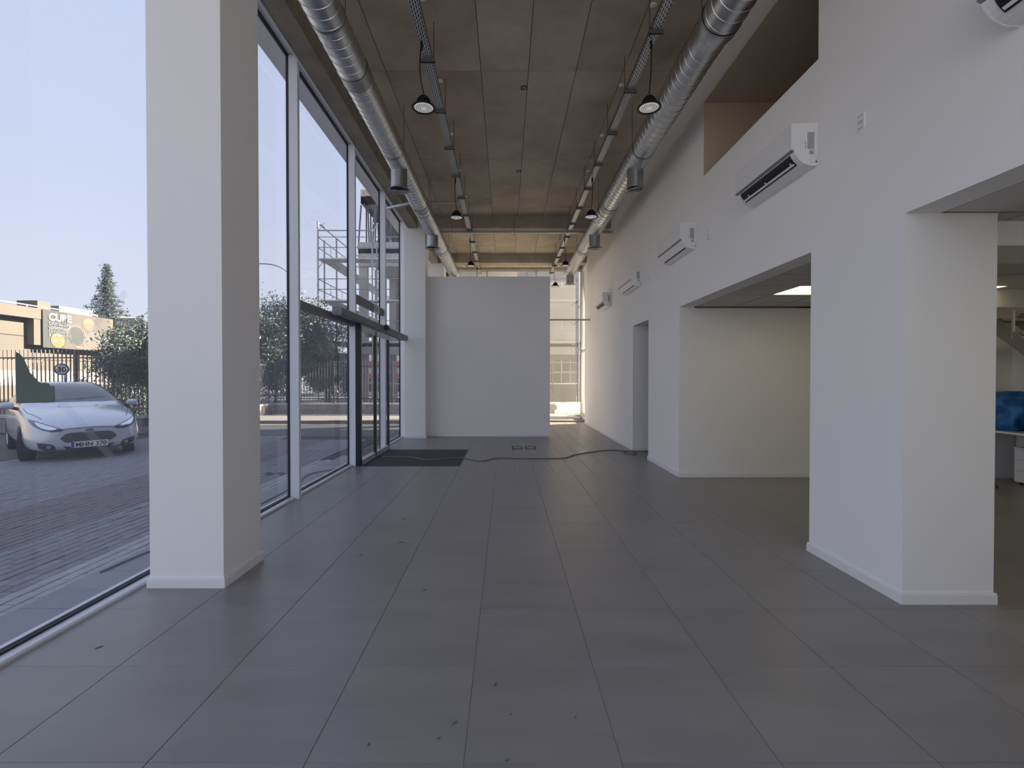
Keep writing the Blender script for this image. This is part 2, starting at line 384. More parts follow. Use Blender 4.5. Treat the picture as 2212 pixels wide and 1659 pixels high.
# ---- right wall with its openings
wr_ = MB()
T = 0.22
def wbox(y0, y1, z0, z1, x1=XR+T): wr_.box(XR, x1, y0, y1, z0, z1)
LZ = 2.515
wbox(-1.2, -1.0, 0, ZC-0.001)
wbox(-1.0, 3.05, LZ, ZC-0.001)
wbox(3.05, 3.99, 0, LZ, 3.15)
wbox(3.05, 3.914, LZ, ZC-0.001)
wbox(3.914, 6.17, LZ, 4.073); wbox(3.914, 6.17, 5.02, ZC-0.001)
wbox(6.17, 7.0, LZ, ZC-0.001)
wbox(7.0, 8.52, 0, LZ); wbox(7.0, 8.52, LZ, ZC-0.001)
wbox(8.52, 9.56, LZ, ZC-0.001)
wbox(9.56, 15.4, 0, ZC-0.001)
wall_right = wr_.build('wall_right', 'wall_paint', kind='structure', label='tall white wall with square openings into side rooms')
bs = MB()
def sk(x0, x1, y0, y1, nx=0, ny=0):
    bs.box(x0, x1, y0, y1, 0, 0.062)
    bs.box(x0 + (0.006 if nx < 0 else 0), x1 - (0.006 if nx > 0 else 0), y0 + (0.006 if ny < 0 else 0), y1 - (0.006 if ny > 0 else 0), 0.062, 0.072)
sk(XR-0.014, XR, 3.036, 4.004, nx=-1); sk(XR, 3.164, 3.036, 3.05, ny=-1); sk(3.15, 3.164, 3.05, 4.004, nx=1); sk(XR, 3.15, 3.99, 4.004, ny=1)
sk(XR-0.014, XR, 6.986, 8.534, nx=-1); sk(XR, 9.9, 6.986, 7.0, ny=-1); sk(XR, 2.78, 8.52, 8.534, ny=1)
sk(XR-0.014, XR, 9.546, 15.4, nx=-1); sk(XR, 4.4, 9.546, 9.56, ny=-1)
bs.build('baseboard_right', 'baseboard_paint', kind='structure', label='low white skirting along the foot of the right wall')
# ---- partition
MB().box(-1.965, 1.11, 11.93, 12.06, 0, 4.015).build('wall_partition', 'wall_paint', kind='structure', label='freestanding white partition wall closing off the back of the showroom')
bp_ = MB(); bp_.box(-1.95, 1.11, 11.918, 11.93, 0, 0.05); bp_.build('baseboard_partition', 'baseboard_paint', kind='structure', label='thin white skirting at the foot of the partition')
# ---- side rooms
Bx(2.78, 9.9, 7.0, 7.12, 0, LZ-0.02).build('wall_office_rear', 'wall_paint', kind='structure', label='white rear wall of the side office')
Bx(7.47, 7.59, 4.3, 7.0, 0, LZ-0.02).build('wall_office_corner', 'wall_paint', kind='structure', label='white wall behind the stairs in the side office')
Bx(9.9, 10.05, -1.2, 15.4, 0, ZC-0.001).build('wall_far_right', 'wall_paint', kind='structure', label='outer wall of the side rooms')
Bx(2.78, 4.4, 9.56, 9.68, 0, LZ).build('wall_corridor', 'wall_paint', kind='structure', label='white corridor wall beyond the narrow doorway')
Bx(4.4, 4.5, 7.12, 9.68, 0, LZ).build('wall_corridor_end', 'wall_paint', kind='structure', label='white end wall of the corridor')
Bx(2.78, 9.9, -1.2, 7.12, LZ+0.012, LZ+0.05).build('ceiling_void', 'tile_grid', kind='structure', label='dark void board above the office ceiling tiles')
oc = Bx(2.78, 9.9, -1.2, 7.0, LZ+0.004, LZ+0.012).build('ceiling_office', 'tile_grid', kind='structure', label='suspended tile ceiling of the side office')
Bx(XR+T, 4.4, 7.12, 9.56, LZ, LZ+0.05).build('ceiling_corridor', 'ceiling_tile', kind='structure', label='low ceiling of the corridor behind the doorway')
gx = [2.78] + [3.35+0.6*k for k in range(0, 11)] + [9.9]; gy = [Y_ for Y_ in [4.24-0.6*k for k in range(9, 0, -1)] + [4.24, 4.84, 5.42, 6.0, 6.6, 7.0]]
LED = {(3.35, 5.42), (5.15, 5.42), (6.95, 5.42), (5.15, round(4.24-1.2, 2)), (5.15, round(4.24-3.0, 2)), (3.35, round(4.24-3.0, 2))}
tl_rest = MB()
for a, b in zip(gx, gx[1:]):
    for c, d in zip(gy, gy[1:]):
        key = (round(a, 2), round(c, 2))
        if key in LED:
            p = thing('led_panel_light', (a, c, LZ), {(3.35, 5.42): 'square lit panel light showing in the ceiling of the second opening', (5.15, 5.42): 'square lit panel light in the office ceiling beside the staircase', (6.95, 5.42): 'square lit panel light in the office ceiling above the desk'}.get(key, 'square lit panel light in the office ceiling before the boxed beam'), 'ceiling light', 'panel lights in the office ceiling')
            MB().box(a+0.006, b-0.006, c+0.006, d-0.006, LZ-0.002, LZ+0.004).build('frame', 'frame_white', p)
            MB().box(a+0.022, b-0.022, c+0.022, d-0.022, LZ-0.003, LZ-0.0021).build('diffuser', 'led_panel', p)
            continue
        if c > 2.3 and a < 8.5: MB().box(a+0.010, b-0.010, c+0.012, d-0.012, LZ, LZ+0.004).build('ceiling_tile', 'ceiling_tile', oc)
        else: tl_rest.box(a+0.006, b-0.006, c+0.006, d-0.006, LZ, LZ+0.004)
tl_rest.build('ceiling_tile', 'ceiling_tile', oc, kind='stuff')
Bx(3.15, 9.9, 3.2, 3.7, 2.35, LZ-0.001).build('trim_2', 'wall_paint', kind='structure', label='white boxed beam across the office ceiling')
Bx(5.3, 9.9, 5.62, 5.85, 2.30, LZ-0.001).build('trim_3', 'wall_paint', kind='structure', label='white boxed edge above the staircase')
# ---- mezzanine recess above the wall
mz = MB()
mz.box(XR+T, 6.0, 3.914, 6.17, 4.0, 4.073)
mz.box(XR+T, 6.0, 3.914, 6.17, 5.02, 5.08)
mz.box(XR+T, 6.0, 6.17, 6.27, 4.0, 5.08); mz.box(XR+T, 6.0, 3.814, 3.914, 4.0, 5.08); mz.box(6.0, 6.1, 3.814, 6.27, 4.0, 5.08)
mz.box(XR+0.001, XR+T, 6.166, 6.17, 4.073, 5.02).box(XR+0.001, XR+T, 3.914, 6.166, 5.016, 5.02).box(XR+0.001, XR+T, 3.914, 3.918, 4.073, 5.016)
mz.build('wall_mezzanine', 'mezzanine_paint', kind='structure', label='dim beige recess of the mezzanine high in the right wall')
Bx(4.05, 4.6, 3.914, 6.17, 4.90, 5.02).build('trim_4', 'mezzanine_paint', kind='structure', label='boxed beam under the mezzanine ceiling')
# ================================================================== shop front (window_1)
win = thing('window_1', (XG, -1.2, 0), kind='structure', label='tall aluminium shop front glazing along the street side')
MY = [-1.2, 0.85, 3.55, 5.71, 7.87, 9.83, 11.70]
for y in MY:
    z1 = 5.33
    MB().box(-2.60, -2.492, y, y+0.055, 0.0, z1).build('mullion', 'frame_white', win)
    MB().box(-2.628, -2.60, y-0.006, y+0.0605, 0.0, z1).build('mullion_gasket', 'gasket', win)
for i, (a, b) in enumerate(zip(MY, MY[1:])):
    door_bay = (a == 7.87)
    ya, yb = a+0.055, b
    if not door_bay:
        MB().prism([(-2.60, 0), (-2.535, 0), (-2.535, 0.016), (-2.545, 0.026), (-2.60, 0.030)], 'y', ya, yb).build('sill', 'frame_alu', win)
        MB().box(-2.628, -2.60, ya, yb, 0.0, 0.042).build('sill_gasket', 'gasket', win)
        MB().box(-2.66, -2.628, ya, yb, 0.0, 0.05).build('sill_outer', 'frame_alu', win)
    z0 = 0.04 if not door_bay else 2.42
    MB().box(XG-0.004, XG+0.004, ya, yb, z0, 5.34).build('pane', 'glass_clear' if a < 7.8 else 'glass_door', win)
    MB().box(-2.628, -2.60, ya, yb, 5.30, 5.335).build('head_gasket', 'gasket', win)
MB().box(-2.60, -2.38, -1.2, 11.76, 5.335, ZC-0.001).build('head_frame', 'frame_white', win)
MB().box(-2.392, -2.376, -1.2, 11.58, ZB-0.014, ZB+0.02).build('head_bead', 'frame_white', win)
MB().box(-2.66, -2.60, -1.2, 11.76, 5.335, ZC-0.007).build('head_outer', 'eave_white', win)
MB().box(-2.60, -2.505, 5.765, 7.87, 2.318, 2.412).build('transom', 'door_grey', win)
MB().box(-2.60, -2.525, 7.925, 9.83, 2.755, 2.885).build('transom', 'door_grey', win)
es = MB().box(-2.523, -2.512, 9.10, 9.42, 2.72, 2.90).build('exit_sign', 'plastic_white', win)
MB().prism([(9.15, 2.75), (9.22, 2.75), (9.22, 2.87), (9.15, 2.87)], 'x', -2.5119, -2.510).prism([(9.27, 2.78), (9.30, 2.78), (9.30, 2.76), (9.35, 2.81), (9.30, 2.86), (9.30, 2.84), (9.27, 2.84)], 'x', -2.5119, -2.510).build('pictogram', 'door_grey', es)
# rear section of the shop front beyond the column
MB().box(XG-0.004, XG+0.004, 12.1, 17.0, 0.04, 5.34).build('pane', 'glass_door', win)
for y in (12.1, 14.5, 16.945): MB().box(-2.628, -2.492, y, y+0.055, 0, 5.335).build('mullion', 'frame_white', win)
MB().box(-2.628, -2.535, 12.1, 17.0, 0, 0.04).build('sill', 'frame_alu', win)
MB().box(-2.66, -2.38, 12.08, 17.0, 5.335, ZC-0.007).build('head_frame', 'frame_white', win)
# ---- sliding door (door_1)
dr = thing('door_1', (-2.43, 7.87, 0), kind='structure', label='automatic sliding glass door with dark grey header')
MB().box(-2.492, -2.412, 7.862, 7.93, 0, 2.40).build('jamb', 'black_frame', dr)
hd = MB().prism([(-2.49, 2.365), (-2.37, 2.365), (-2.345, 2.385), (-2.345, 2.465), (-2.37, 2.488), (-2.49, 2.488)], 'y', 6.82, 11.40).build('header_box', 'door_grey', dr)
MB().box(-2.455, -2.425, 6.9, 7.86, 2.361, 2.3649).box(-2.455, -2.425, 9.86, 11.2, 2.361, 2.3649).build('track_slot', 'gasket', hd)
MB().box(-2.49, -2.35, 6.812, 6.82, 2.37, 2.482).build('end_cap', 'plastic_grey', hd)
MB().lathe([(0.02, -0.10), (0.05, -0.085), (0.058, 0.0), (0.05, 0.085), (0.02, 0.10)], (-2.338, 9.30, 2.45), 14, 'y').build('sensor', 'black_frame', hd, smooth=True)
MB().box(-2.49, -2.42, 11.40, 11.58, 2.372, 2.40).build('bracket', 'frame_alu', hd)
for y0, y1 in ((7.935, 8.835), (8.845, 9.82)):
    lf = thing('door_leaf', (-2.43, y0, 0)); lf.parent = dr; lf.location = Vector((-2.43, y0, 0)) - dr.location
    f = MB()
    f.box(-2.452, -2.412, y0, y0+0.022, 0.012, 2.33); f.box(-2.452, -2.412, y0, y1, 0.012, 0.085); f.box(-2.452, -2.412, y0, y1, 2.25, 2.34)
    f.build('leaf_frame', 'frame_alu', lf)
    MB().box(-2.454, -2.410, y1-0.045, y1, 0.012, 2.33).build('closing_edge', 'black_frame', lf)
    MB().box(-2.435, -2.429, y0+0.022, y1-0.045, 0.085, 2.25).build('glass', 'glass_door', lf)
MB().box(-2.50, -2.42, 8.42, 8.62, 2.20, 2.27).build('door_closer', 'plastic_grey', dr)
MB().box(-2.60, -2.40, 7.925, 9.83, 0.0, 0.008).build('threshold', 'frame_alu', dr)
# ---- rear window (window_2) and its side glazing (window_3)
w2 = thing('window_2', (0, 17.0, 0), kind='structure', label='tall rear window behind the partition')
for x in (-2.60, -0.70, 1.06, 2.68):
    MB().box(x, x+0.055, 16.95, 17.06, 0, 5.30).build('mullion', 'frame_alu', w2)
xs2 = (-2.60, -0.70, 1.06, 2.735)
for a, b in zip(xs2, xs2[1:]): MB().box(a+0.055, b, 17.0, 17.008, 0.10, 5.28).build('pane', 'glass_back', w2)
MB().box(-2.6, 2.735, 16.95, 17.06, 5.27, 5.34).build('head_frame', 'frame_alu', w2)
MB().box(-2.6, 2.735, 16.95, 17.06, 0.0, 0.11).build('sill', 'frame_alu', w2)
MB().box(-2.7, 3.0, 16.93, 17.1, 5.34, ZC-0.001).build('lintel', 'concrete_beam', w2)
w3 = thing('window_3', (2.74, 15.4, 0), kind='structure', label='narrow side glazing at the rear corner of the showroom')
for y in (15.40, 16.90): MB().box(2.70, 2.79, y, y+0.055, 0, 5.30).build('mullion', 'frame_alu', w3)
MB().box(2.70, 2.79, 15.4, 16.955, 2.40, 2.47).build('transom', 'frame_alu', w3)
MB().box(2.70, 2.79, 15.4, 16.955, 0, 0.08).build('sill', 'frame_alu', w3)
MB().box(2.70, 2.79, 15.4, 16.955, 5.27, ZC-0.001).build('head_frame', 'frame_alu', w3)
MB().box(2.742, 2.75, 15.455, 16.90, 0.08, 5.27).build('pane', 'glass_back', w3)
MB().box(XR+T, 10.05, 15.28, 15.40, 0, ZC-0.001).build('wall_rear_right', 'wall_paint', kind='structure', label='outside rear wall of the side rooms')
# ---- glazed front behind the viewpoint
w4 = thing('window_4', (0, -1.2, 0), kind='structure', label='glazed front end of the showroom behind the viewpoint')
for x in (-2.60, -0.85, 0.85, 2.50): MB().box(x, x+0.06, -1.26, -1.15, 0, 5.34).build('mullion', 'frame_white', w4)
MB().box(-2.6, 2.56, -1.26, -1.15, 5.30, ZC-0.001).build('head_frame', 'frame_white', w4)
Bx(2.56, 10.05, -1.3, -1.2, 0, ZC-0.001).build('wall_front_right', 'wall_paint', kind='structure', label='front wall of the side rooms')

# ================================================================== services under the ceiling
def spiral_duct(name, x, z, r, y0, y1, label, big_from=None, rbig=None):
    t = thing(name, (x, y0, z), label, 'duct', 'spiral ducts under the ceiling')
    def piece(ya, yb, rad, nm):
        n = 40; pitch = 0.125; prof = [0, 0, 0.004, 0.004]; yy = [0, 0.110, 0.113, 0.122]
        turns = int((yb-ya)/pitch) - 1
        k = 4; rows = turns*k
        m = MB(); vs = []; fs = []
        for i in range(rows + k + 1):
            tt, q = divmod(i, k)
            for j in range(n):
                a = 2*math.pi*j/n; rr = rad + prof[q]
                vs.append((x + rr*math.cos(a), ya + tt*pitch + yy[q] + pitch*j/n, z + rr*math.sin(a)))
        for i in range(rows):
            for j in range(n):
                if j < n-1: fs.append((i*n+j, i*n+j+1, (i+1)*n+j+1, (i+1)*n+j))
                else: fs.append((i*n+j, (i+k)*n, (i+k+1)*n, (i+1)*n+j))
        m.add(vs, fs); m.build(nm, 'galvanized', t, smooth=True, angle=16)
    ys = y0
    if big_from:
        piece(y0, big_from, rbig, 'duct_section')
        MB().lathe([(rbig+0.006, big_from-0.16), (rbig+0.006, big_from-0.10), (r+0.006, big_from+0.08), (r+0.006, big_from+0.2)], (x, 0, z), 40, 'y', cap=False).build('reducer', 'galvanized', t, smooth=True)
        ys = big_from + 0.05
    piece(ys, y1, r, 'duct_section')
    MB().lathe([(r+0.004, y1-0.30), (r+0.006, y1-0.02), (r+0.002, y1)], (x, 0, z), 40, 'y').build('end_cap', 'galvanized', t, smooth=True)
    for yc in ([5.2] if not big_from else []) + [9.1, 12.2]:
        MB().lathe([(r+0.0045, yc-0.10), (r+0.009, yc-0.095), (r+0.009, yc-0.085), (r+0.0045, yc-0.08), (r+0.0045, yc+0.08), (r+0.009, yc+0.085), (r+0.009, yc+0.095), (r+0.0045, yc+0.10)], (x, 0, z), 40, 'y', cap=False).build('coupling', 'galvanized_dull', t, smooth=True)
    for yh in (4.4, 6.9, 9.4, 12.3, 14.4):
        rr = (rbig if big_from and yh < big_from else r) + 0.006
        h = MB(); s = 1 if x < 0 else -1
        h.tube([(x+s*rr*0.98, yh, z), (x+s*rr*0.98, yh, ZC-0.007)], 0.004, 6)
        h.build('hanger_rod', 'rod_steel', t)
        MB().lathe([(rr, yh-0.012), (rr+0.002, yh-0.012), (rr+0.002, yh+0.012), (rr, yh+0.012)], (x, 0, z), 40, 'y', cap=False).build('hanger_strap', 'galvanized_dull', t, smooth=True)
    for k, yt in enumerate((7.33, 10.68, 14.75)):
        zb = z - r - (0.24 if k else 0.27)
        s = MB().lathe([(0.122, z-r*0.55), (0.122, zb+0.02)], (x, yt, 0), 32, 'z', cap=False).build('takeoff_stub', 'galvanized_dull', t, smooth=True)
        tilt = (x > 0 and k == 0)
        d = MB()
        d.lathe([(0.122, 0.03), (0.126, 0.02), (0.168, 0.004), (0.168, 0.0), (0.150, -0.004), (0.146, 0.006)], (0, 0, 0), 36, 'z', cap=False)
        for rr in (0.125, 0.095, 0.065, 0.035):
            d.lathe([(rr, 0.012), (rr+0.016, -0.006), (rr+0.018, -0.006), (rr+0.004, 0.014)], (0, 0, 0), 36, 'z', cap=False)
        d.lathe([(0.02, 0.010), (0.024, -0.008), (0.0, -0.010)], (0, 0, 0), 24, 'z', cap=False)
        me = d.mesh('diffuser', 'galvanized_dull', smooth=True)
        o = inst('diffuser', me, s, (x, yt, zb), (R(10), R(-12), 0) if tilt else (0, 0, 0))
        bk = MB().lathe([(0.12, 0.02), (0.0, 0.021)], (0, 0, 0), 24, 'z', cap=False).mesh('diffuser_back', 'slot_black')
        inst('diffuser_back', bk, s, (x, yt, zb))
    return t
spiral_duct('spiral_duct', -1.64, 4.785, 0.162, -1.1, 15.1, 'silver spiral duct running along the glazed shop front side')
spiral_duct('spiral_duct', 1.99, 4.785, 0.160, -1.1, 15.1, 'silver spiral duct with a reducer beside the white wall', big_from=4.55, rbig=0.186)

def tray(x0, x1, z, y0, y1, label, first, inner):
    t = thing('cable_tray', ((x0+x1)/2, y0, z), label, 'cable tray', 'perforated cable trays')
    b = MB(); h = 0.05
    b.box(x0, x1, y0, y1, z, z+0.002); b.build('tray_base', 'tray_perforated', t)
    MB().box(x0-0.0015, x0, y0, y1, z, z+h).box(x1, x1+0.0015, y0, y1, z, z+h).build('tray_side', 'strut_steel', t)
    y = first
    while y < y1 - 0.2:
        s = MB().box(x0-0.03, x1+0.03, y-0.016, y+0.016, z-0.034, z-0.001).build('bracket', 'strut_steel', t)
        MB().box(x0-0.03, x1+0.03, y-0.008, y+0.008, z-0.0355, z-0.034).build('bracket_slot', 'slot_black', s)
        xe = x1+0.018 if inner > 0 else x0-0.018
        MB().tube([(xe, y, z-0.05), (xe, y, ZC-0.007)], 0.0045, 6).build('threaded_rod', 'rod_steel', s)
        y += 1.0
    return t
tray(-0.915, -0.817, 5.0, -1.1, 16.2, 'long perforated cable tray hung nearer the glazed shop front', 0.31, 1)
tray(1.48, 1.573, 5.0, -1.1, 16.2, 'long perforated cable tray hung nearer the tall white wall', 0.87, -1)
def strut(p, q, name, label, w=0.045, h=0.04, ztop=ZC-0.007):
    p, q = Vector(p), Vector(q); d = (q-p); L = d.length; ang = math.atan2(d.y, d.x)
    t = thing(name, p, label, 'cable tray', rz=ang)
    m = MB(); m.box(0, L, -w/2, w/2, 0, 0.002); o = bpy.data.objects.new('tray_base', m.mesh('tray_base', 'tray_perforated_across')); C.objects.link(o); o.parent = t
    m = MB(); m.box(0, L, -w/2-0.0015, -w/2, 0, h); m.box(0, L, w/2, w/2+0.0015, 0, h); o = bpy.data.objects.new('tray_side', m.mesh('tray_side', 'galvanized_dull')); C.objects.link(o); o.parent = t
    m = MB()
    for k in range(max(1, int(L/1.5))):
        xk = 0.25 + k*1.5; m = MB().tube([(xk, 0, -0.06), (xk, 0, ztop-p.z)], 0.0045, 6)
        o = bpy.data.objects.new('threaded_rod', m.mesh('threaded_rod', 'rod_steel')); C.objects.link(o); o.parent = t
    return t
strut((-1.78, 9.50, 4.955), (-0.93, 9.50, 4.955), 'cable_tray', 'short cross tray between a duct and the tray near the shop front', 0.05)
strut((-2.47, 9.86, 4.955), (-1.80, 9.50, 4.955), 'cable_tray', 'bare metal strut reaching out under the edge beam to the glazing', 0.05, ztop=ZB)
strut((-1.55, 11.45, 4.953), (2.55, 11.45, 4.953), 'cable_tray', 'perforated cross tray hung in front of the concrete beam', 0.08, 0.044)
# conduit at the rear
t = thing('conduit', (1.15, 14.4, 3.22), 'bare metal conduit from the partition to the white wall', 'conduit')
MB().box(1.0, 2.558, 14.38, 14.43, 3.215, 3.262).build('channel', 'galvanized_dull', t)
MB().tube([(1.2, 14.37, 3.22), (1.28, 14.36, 3.10), (1.27, 14.36, 2.98), (1.2, 14.36, 2.82), (1.12, 14.37, 2.70)], 0.007, 6).build('loose_cable', 'cable_black', t, smooth=True)

# pendants
def pendant(x, y, z, ztop, label, sway):
    t = thing('pendant_lamp', (x, y, z), label, 'pendant lamp', 'black high bay pendant lamps')
    MB().lathe([(0.0, 0.125), (0.030, 0.122), (0.040, 0.115), (0.044, 0.098), (0.058, 0.094), (0.062, 0.060), (0.064, 0.046), (0.074, 0.034), (0.108, 0.016), (0.124, 0.006), (0.124, -0.006), (0.112, -0.008), (0.096, 0.002)], (x, y, z), 36, 'z', cap=False).build('housing', 'lamp_black', t, smooth=True)
    fins = MB()
    for k in range(14):
        a = 2*math.pi*k/14
        fins.add([(x+rr*math.cos(a+da), y+rr*math.sin(a+da), z+h) for rr, h in ((0.045, 0.060), (0.078, 0.030), (0.078, 0.044), (0.066, 0.090)) for da in (-0.03, 0.03)],
                 [(0, 1, 3, 2), (2, 3, 5, 4), (4, 5, 7, 6), (6, 7, 1, 0), (0, 2, 4, 6), (1, 7, 5, 3)])
    fins.build('cooling_fins', 'lamp_black', t)
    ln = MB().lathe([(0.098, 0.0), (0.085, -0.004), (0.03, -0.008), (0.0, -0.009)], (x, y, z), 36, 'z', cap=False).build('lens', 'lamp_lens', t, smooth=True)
    rg = MB()
    for rr in (0.035, 0.055, 0.075): rg.lathe([(rr, -0.0085), (rr+0.006, -0.0095), (rr+0.008, -0.0075)], (x, y, z+0.001 if rr > 0.05 else z), 36, 'z', cap=False)
    rg.build('lens_rings', 'lamp_lens_ring', ln, smooth=True)
    MB().tube([(x+0.013*math.cos(a), y, z+0.138+0.016*math.sin(a)) for a in [2*math.pi*i/12 for i in range(13)]], 0.003, 6).build('hook', 'rod_steel', t)
    n = 10; pts = []
    for i in range(n+1):
        s = i/n; pts.append((x - sway*math.sin(math.pi*s)*(1-0.3*s) - 0.02*s*(1 if sway > 0 else -1), y, z+0.15+(ztop-z-0.15)*s))
    MB().tube(pts, 0.0065, 6).build('cable', 'cable_black', t, smooth=True)
    MB().tube([(pts[-1][0], y, ztop-0.10), (pts[-1][0], y, ztop-0.07), (pts[-1][0], y, ztop)], [0.008, 0.016, 0.013], 8).build('plug', 'cable_black', t, smooth=True)
ZL = 4.29
PL = [(-0.86, 5.0, 'shop front tray, ahead of the first duct outlet', 0.035), (-0.868, 8.39, 'shop front tray, between the two round duct outlets', 0.02), (-0.88, 11.98, 'shop front tray, just before the partition', 0.004), (-0.88, 15.0, 'shop front tray, behind the partition', 0.02)]
PR = [(1.50, 5.0, 'wall side tray, over the nearest air conditioners', -0.012), (1.495, 8.35, 'wall side tray, beside the duct outlet', -0.02), (1.50, 11.95, 'wall side tray, by the concrete cross beam', 0.006), (1.52, 14.6, 'wall side tray, seen against the rear window', 0.03)]
for x, y, w, s in PL + PR: pendant(x, y, ZL, 4.985, 'black round pendant lamp on the ' + w, s)

# white ceiling rosettes
ros = MB().lathe([(0.037, -0.0005), (0.037, -0.006), (0.031, -0.010), (0.0, -0.011)], (0, 0, 0), 20, 'z', cap=False).mesh('ceiling_rosette', 'plastic_white', smooth=True)
for xr, lab, yl in ((-0.872, 'small white round ceiling cover beside the shop front tray', (3.65, 4.98, 6.35, 7.72, 9.05, 10.35, 12.7, 14.0)), (1.562, 'small white round ceiling cover beside the wall side tray', (3.73, 5.07, 6.44, 7.76, 9.08, 10.39, 12.4, 13.6))):
    for y in yl:
        o = bpy.data.objects.new('ceiling_rosette', ros); C.objects.link(o); o.location = (xr, y, ZC-0.0062)
        tag(o, lab, 'ceiling cover', 'round covers on the ceiling')

# ================================================================== air conditioners
def ac_unit(y0, label, is_open):
    t = thing('air_conditioner', (XR, y0, 3.205), label, 'air conditioner', 'split air conditioners on the wall')
    y1 = y0 + 0.96; zb = 3.205
    def sec(pts): return [(XR - d, zb + h) for d, h in pts]
    arc = [(0.0, 0.0), (0.055, 0.002), (0.095, 0.012), (0.13, 0.032), (0.158, 0.06), (0.178, 0.090), (0.19, 0.118)]
    MB().prism(sec([(0.0, 0.006)] + [(d, h+0.004) for d, h in arc[1:]] + [(0.196, 0.150), (0.196, 0.345), (0.0, 0.352)]), 'y', y0+0.004, y1-0.004).build('casing', 'plastic_white', t)
    pr = sec(arc + [(0.200, 0.150), (0.205, 0.343), (0.0, 0.354)])
    MB().prism(pr, 'y', y0, y0+0.010).build('end_cover', 'plastic_white', t); MB().prism(pr, 'y', y1-0.010, y1).build('end_cover', 'plastic_white', t)
    fp = MB().prism(sec([(0.197, 0.128), (0.214, 0.134), (0.214, 0.345), (0.197, 0.348)]), 'y', y0+0.002, y1-0.002).build('front_panel', 'plastic_white', t)
    MB().prism(sec([(0.186, 0.122), (0.212, 0.1335), (0.2122, 0.128), (0.188, 0.117)]), 'y', y0+0.002, y1-0.002).build('panel_lip', 'plastic_grey', fp)
    ya, yb = y0+0.065, y1-0.06
    def strip(pts, o1, o2): return sec([(d+o2, h-o2*0.8) for d, h in pts] + [(d+o1, h-o1*0.8) for d, h in pts[::-1]])
    mouth = [(0.128, 0.031), (0.144, 0.045), (0.158, 0.060), (0.169, 0.075), (0.178, 0.090), (0.187, 0.111)]
    if is_open:
        MB().prism(strip(mouth, -0.010, 0.0015), 'y', ya, yb).build('outlet', 'slot_black', t)
        MB().prism(strip([(0.137, 0.039), (0.1505, 0.052)], 0.003, 0.006), 'y', ya+0.01, yb-0.01).build('air_flap', 'plastic_white', t)
        for yy in (ya+0.03, (ya+yb)/2, yb-0.12): MB().box(XR-0.166, XR-0.152, yy, yy+0.012, zb+0.050, zb+0.064).build('flap_hinge', 'plastic_shade', t)
    else:
        MB().prism(strip(mouth, -0.004, 0.0035), 'y', ya, yb).build('air_flap', 'plastic_white', t)
        MB().prism(strip([(0.112, 0.021), (0.120, 0.0255), (0.127, 0.0305)], -0.004, 0.0015), 'y', ya, yb).build('outlet', 'slot_black', t)
    # labels and marks on the end facing the room's front
    MB().box(XR-0.082, XR-0.026, y0-0.001, y0-0.0002, zb+0.138, zb+0.275).build('rating_label', 'spec_label', t)
    MB().box(XR-0.068, XR-0.026, y0-0.001, y0-0.0002, zb+0.092, zb+0.132).build('warning_label', 'plastic_shade', t)
    MB().prism([(XR-0.065, zb+0.096), (XR-0.029, zb+0.096), (XR-0.047, zb+0.128)], 'y', y0-0.0016, y0-0.001).build('warning_triangle', 'label_grey', t)
    MB().lathe([(0.030, -0.0012), (0.030, 0.0), (0.0275, 0.0), (0.0275, -0.0012)], (XR-0.034, y0-0.0002, zb+0.055), 24, 'y', cap=False).build('pipe_knockout', 'plastic_shade', t)
    MB().box(XR-0.102, XR-0.096, y0-0.006, y0-0.0002, zb+0.14, zb+0.20).build('clip', 'plastic_shade', t)
    MB().box(XR-0.014, XR-0.002, y0-0.0012, y0-0.0002, zb+0.028, zb+0.04).build('screw_recess', 'slot_black', t)
    MB().lathe([(0.007, -0.001), (0.0, -0.001)], (XR-0.165, y0+0.03, zb+0.09), 12, 'y', cap=False)
    return t
AC = [(1.43, 'white wall air conditioner with open flap above the wide office opening', True), (3.92, 'white wall air conditioner with open flap directly below the mezzanine recess', True),
      (6.41, 'white wall air conditioner with closed flap above the end of the second opening', False), (9.0, 'white wall air conditioner with closed flap above the narrow doorway', False),
      (11.54, 'white wall air conditioner farthest along the wall towards the rear window', True)]
for y, lab, op in AC: ac_unit(y, lab, op)
# wall cover plates beside the units
def cover_plate(y, z, label):
    t = thing('cover_plate', (XR, y, z), label, 'cover plate', 'electric cover plates high on the wall')
    MB().box(XR-0.008, XR, y, y+0.075, z, z+0.115).build('plate', 'switch_white', t)
    m = MB()
    for h in (0.012, 0.045, 0.06, 0.098): m.box(XR-0.0092, XR-0.008, y+0.012, y+0.062, z+h, z+h+0.004)
    m.build('slots', 'switch_line', t)
cover_plate(3.40, 3.245, 'small white cover plate beside the air conditioner under the mezzanine recess')
cover_plate(5.97, 3.21, 'small white cover plate beside the air conditioner above the second opening')
cover_plate(8.45, 3.20, 'small white cover plate beside the air conditioner above the doorway')

